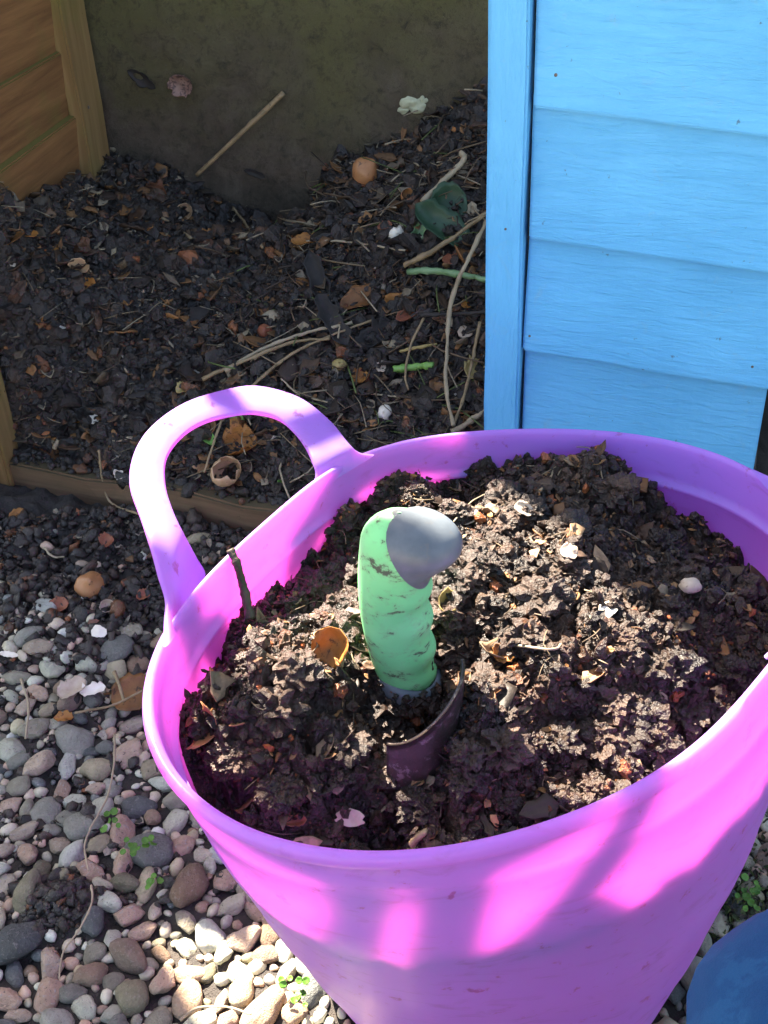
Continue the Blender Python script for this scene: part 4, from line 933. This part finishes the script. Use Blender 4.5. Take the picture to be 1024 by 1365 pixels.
at_flake('bark_scrap', 16, 884, 26, 6, 'egg', 'pale splinter of wood on the gravel', 'splinter', -.15, 'g', .3, lift=.014)
at_flake('peel_scrap', 80, 815, 28, 18, 'peel', 'dull red brown leaf scrap left of the small onion', 'leaf', .3, 'g', .9, lift=.008)
at_flake('peel_scrap', 145, 728, 18, 16, 'peel', 'reddish crumpled scrap on bare soil', 'scrap', .9, 'g', 1.4, lift=.006)
at_flake('peel_scrap', 193, 800, 20, 12, 'peel', 'rust red leaf scrap between the onion and the tub', 'leaf', .5, 'g', .8, lift=.008)
at_flake('peel_scrap', 24, 690, 22, 9, 'leafo', 'orange scrap on the soil at the foot of the side panel', 'peel', .7, 'g', 1.0, lift=.006)
at_shell('shell_fragment', 145, 815, 10, 'paper', 'small pinkish curled shell below the small onion', .3, 'g', (.1, -.5, .8), 1.0, lift=.006)
stem('grass_strand', [(153, 978), (152, 1020), (142, 1065), (120, 1105), (113, 1130), (118, 1160)], 1.6, 'stickp', 'long thin pale dry grass strand on the gravel beside the tub', 'grass', 'g', .026, .7, 40)
stem('grass_strand', [(122, 1180), (122, 1205), (105, 1240), (84, 1270), (79, 1305)], 1.5, 'stickp', 'pale dry grass strand lying below the soil clump', 'grass', 'g', .026, .7, 40)
stem('grass_strand', [(240, 1360), (262, 1344), (300, 1342), (335, 1352)], 1.8, 'stickp', 'pale bent grass strand on the sunlit pebbles', 'grass', 'g', .028, .7, 30)
stem('dry_stem', [(28, 905), (38, 940), (34, 985)], 2.0, 'stickp', 'short curved dry stem on the pebbles', 'stem', 'g', .024, .8)
stem('dry_stem', [(152, 895), (160, 915), (166, 935)], 2.6, 'stick', 'short brown stem leaning beside the reddish leaf', 'stem', 'g', .022, .8)
stem('dry_stem', [(100, 950), (150, 940), (195, 918)], 1.8, 'stick', 'thin grey stem lying across the reddish leaf', 'stem', 'g', .024, .8)
stem('dry_stem', [(58, 730), (72, 742), (86, 742)], 1.8, 'stickp', 'small bent straw on bare soil', 'straw', 'g', .01, .8)
def weed(u, v, n, spx, label, seed):
    p = hit(u, v, 'g'); k = pxsize(p); o = empty('seedling', (p[0], p[1], p[2])); tag(o, label, 'plant'); r = random.Random(seed)
    for i in range(n):
        a = r.uniform(0, 6.28); d = r.uniform(.2, 1) * spx * k; L = r.uniform(.5, .9) * 13 * k; VF = flake(L, L * .95, .5, .15, seed * 31 + i, 0, .0004, 7, 6)
        f = link('leaf', pymesh('leaf', VF[0], VF[1], M['weed']), o); orient(f, (math.cos(a) * d, math.sin(a) * d, .018 + r.uniform(0, .010)), (r.gauss(0, .3), r.gauss(-.2, .3), 1), r.uniform(0, 6))
weed(190, 1148, 11, 22, 'green seedling with round leaves growing in the shaded pebbles', 1)
weed(150, 1113, 6, 14, 'tiny green seedling beside the larger round leaved seedling', 2)
weed(208, 1195, 5, 12, 'small seedling between a white chip and a brown stone', 3)
weed(405, 1345, 9, 18, 'bright green seedling on the sunlit pebbles at the foot of the tub', 4)
weed(385, 1330, 4, 8, 'single small sprig beside the bright sunlit seedling', 5)
weed(990, 1210, 12, 22, 'low mossy seedling between the tub and the blue trousers', 6)

# ------------------------------------------------------------------ scraps in the tub
a, b = wall_pt(np.array([R(172)]), np.array([-.004]), np.array([-.003]))[0], None
tw = [un(307, 732, RIM_Z + .012), un(316, 752, RIM_Z + .004), un(325, 785, tz(.335)), un(334, 826, tz(.318))]
C = spline(tw, 30); V, Fc = tube(C, np.linspace(.0026, .0034, 30) * np.array([1 + .10 * math.sin(i * .9) + rnd.uniform(-.14, .14) for i in range(30)]), 8, 5, .0006)
tag(link('bark_twig', pymesh('bark_twig', V, Fc, M['twig'])), 'dark knobbly twig leaning on the inside of the tub below its handle', 'twig')
at_flake('dead_leaf', 447, 878, 56, 40, 'leafo', 'curled orange brown leaf standing in the compost beside the trowel', 'leaf', 1.3, 'c', 1.2, .0, (-.35, -.8, .5), .2, .012)
at_flake('paper_scrap', 622, 698, 34, 20, 'paper', 'pale papery scrap just behind the grey trowel end', 'scrap', .5, 'c', .8, 0, (.1, -.3, 1), .4, .006)
at_flake('paper_scrap', 757, 747, 24, 18, 'paper', 'pale square scrap in the middle of the sunlit compost', 'scrap', -.5, 'c', .4, 0, (.1, -.5, 1), .3, .008)
at_flake('paper_scrap', 697, 688, 26, 16, 'paper', 'tan papery scrap below the dark rear mound of compost', 'scrap', -.7, 'c', .6, 0, (.1, -.5, 1), .4, .006)
at_flake('paper_scrap', 808, 824, 26, 16, 'egg', 'white shell chip on the edge of the shaded compost', 'scrap', .6, 'c', .6, 0, (0, -.4, 1), .4, .007)
at_flake('peel_scrap', 668, 880, 24, 22, 'leafo', 'small golden leaf piece right of the trowel', 'leaf', .8, 'c', .8, 0, (.1, -.6, .8), .4, .006)
at_shell('eggshell', 598, 812, 20, 'leafy', 'cup shaped yellow brown shell beside the green trowel grip', .2, 'c', (.2, -.3, 1), .8, lift=.002, cat='shell')
p = hit(918, 788, 'c'); put('pale_stone', (PEB[2][0] * .009, PEB[2][1]), 'paper', p, 'small round tan stone on the shaded compost near the tub wall', 'stone', (0, 0, 1), .3, .005)
at_flake('terracotta_chip', 467, 1098, 24, 30, 'paper', 'pinkish chip on the shaded compost by the front tub rim', 'chip', 1.5, 'c', .2, 0, (0, -.7, .7), .3, .006)
at_flake('bark_scrap', 280, 980, 24, 48, 'onion', 'curved orange onion skin on the compost at the tub edge', 'onion skin', .35, 'c', 1.3, 0, (-.6, -.4, .7), .3, .006)
at_flake('peel_scrap', 955, 862, 20, 40, 'leafb', 'brown leaf strip in the shaded compost beside the tub wall', 'leaf', .2, 'c', .6, 0, (0, -.5, .8), .4, .006)
at_flake('peel_scrap', 505, 1042, 12, 20, 'peel', 'small red brown scrap below the trowel blade', 'scrap', .2, 'c', .6, lift=.005)
at_flake('peel_scrap', 395, 1100, 30, 12, 'peel', 'dark red peel on compost against the front tub wall', 'peel', .1, 'c', 1.0, lift=.004)
stem('wood_splinter', [(548, 1125), (565, 1110), (584, 1096)], 5, 'stick', 'short brown wood splinter lying by the front tub rim', 'splinter', 'c', .004, .8, kn=.1)
stem('dry_stem', [(690, 860), (735, 866), (750, 858)], 2.0, 'stickp', 'short pale stem on the sunlit compost right of the trowel', 'stem', 'c', .006, .8)
stem('grass_strand', [(605, 695), (630, 668), (655, 655)], 1.0, 'stickp', 'fine pale strand rising behind the grey trowel end', 'strand', 'c', .012, .7)
for i, (u, v, rp) in enumerate(((312, 1000, 40), (380, 1045, 38), (330, 880, 22), (700, 990, 26))):
    p = hit(u, v, 'c'); k = pxsize(p); vv, f = ico(6); vv = vv * (1 + .26 * fbm(vv + i * 3, 1.4, 7, i, .68))[:, None] * [1, .9, .62]
    o = link('compost_clod', npmesh('compost_clod', vv * rp * k, f, M['compost'], True, np.ones((len(vv), 3)) * (1.3, 1.15, 1.05)))
    o.location = (p[0], p[1], p[2] - rp * k * .15); o.rotation_euler = (0, 0, i * 1.3)
    tag(o, ['large dark clod of compost beside the curved orange onion skin', 'big soft clod of compost near the front rim of the tub', 'small clod of compost below the knobbly twig', 'broad flat clod of compost right of the trowel blade'][i], 'clod')

# ------------------------------------------------------------------ crouching person's knee in blue trousers
def leg():
    path = spline([(.26, -.45, .41), (.23, -.05, .415), (.210, .128, .412), (.203, .186, .374), (.21, .180, .29), (.212, .13, .17), (.216, .09, .07)], 60)
    rad = np.interp(np.linspace(0, 1, 60), [0, .3, .5, .6, .72, .9, 1], [.10, .09, .078, .072, .066, .058, .056])
    n = 40; T = np.gradient(path, axis=0); T /= np.linalg.norm(T, axis=1)[:, None]; V = []
    for k in range(60):
        a = np.cross(T[k], [1, 0, 0]); a /= np.linalg.norm(a); b = np.cross(T[k], a); t = np.linspace(0, 2 * np.pi, n, endpoint=False)
        V.append(path[k] + rad[k] * (np.cos(t)[:, None] * a + np.sin(t)[:, None] * b))
    V = np.concatenate(V); c = np.repeat(path, n, 0); d = V - c; d /= np.linalg.norm(d, axis=1)[:, None]
    V = V + d * (.006 * fbm(V * [1, 1, 1.8], 15, 3, 200) + .0035 * (.5 - np.abs(fbm(V * [.6, 1.6, 1.2], 24, 2, 210))))[:, None]
    return npmesh('person', V, np.concatenate([tri(gridfaces(60, n)).reshape(-1, 3)]) if False else tri(np.array([[k * n + j, k * n + (j + 1) % n, (k + 1) * n + (j + 1) % n, (k + 1) * n + j] for k in range(59) for j in range(n)])), M['cloth'])
person = empty('person', (.216, .09, 0)); tag(person, 'bent knee of a person in blue trousers crouching beside the tub', 'person')
sub('trouser_leg', leg(), person)
v, f = ico(3); vv = v.copy(); vv = vv * [.048, .13, .05]; vv[:, 2] = np.maximum(vv[:, 2], -.03); vv[:, 2] *= np.where(vv[:, 1] > .02, .75, 1.2)
bo = link('boot', npmesh('boot', vv, f, M['boot']), person); bo.location = (.0, .04, .036)
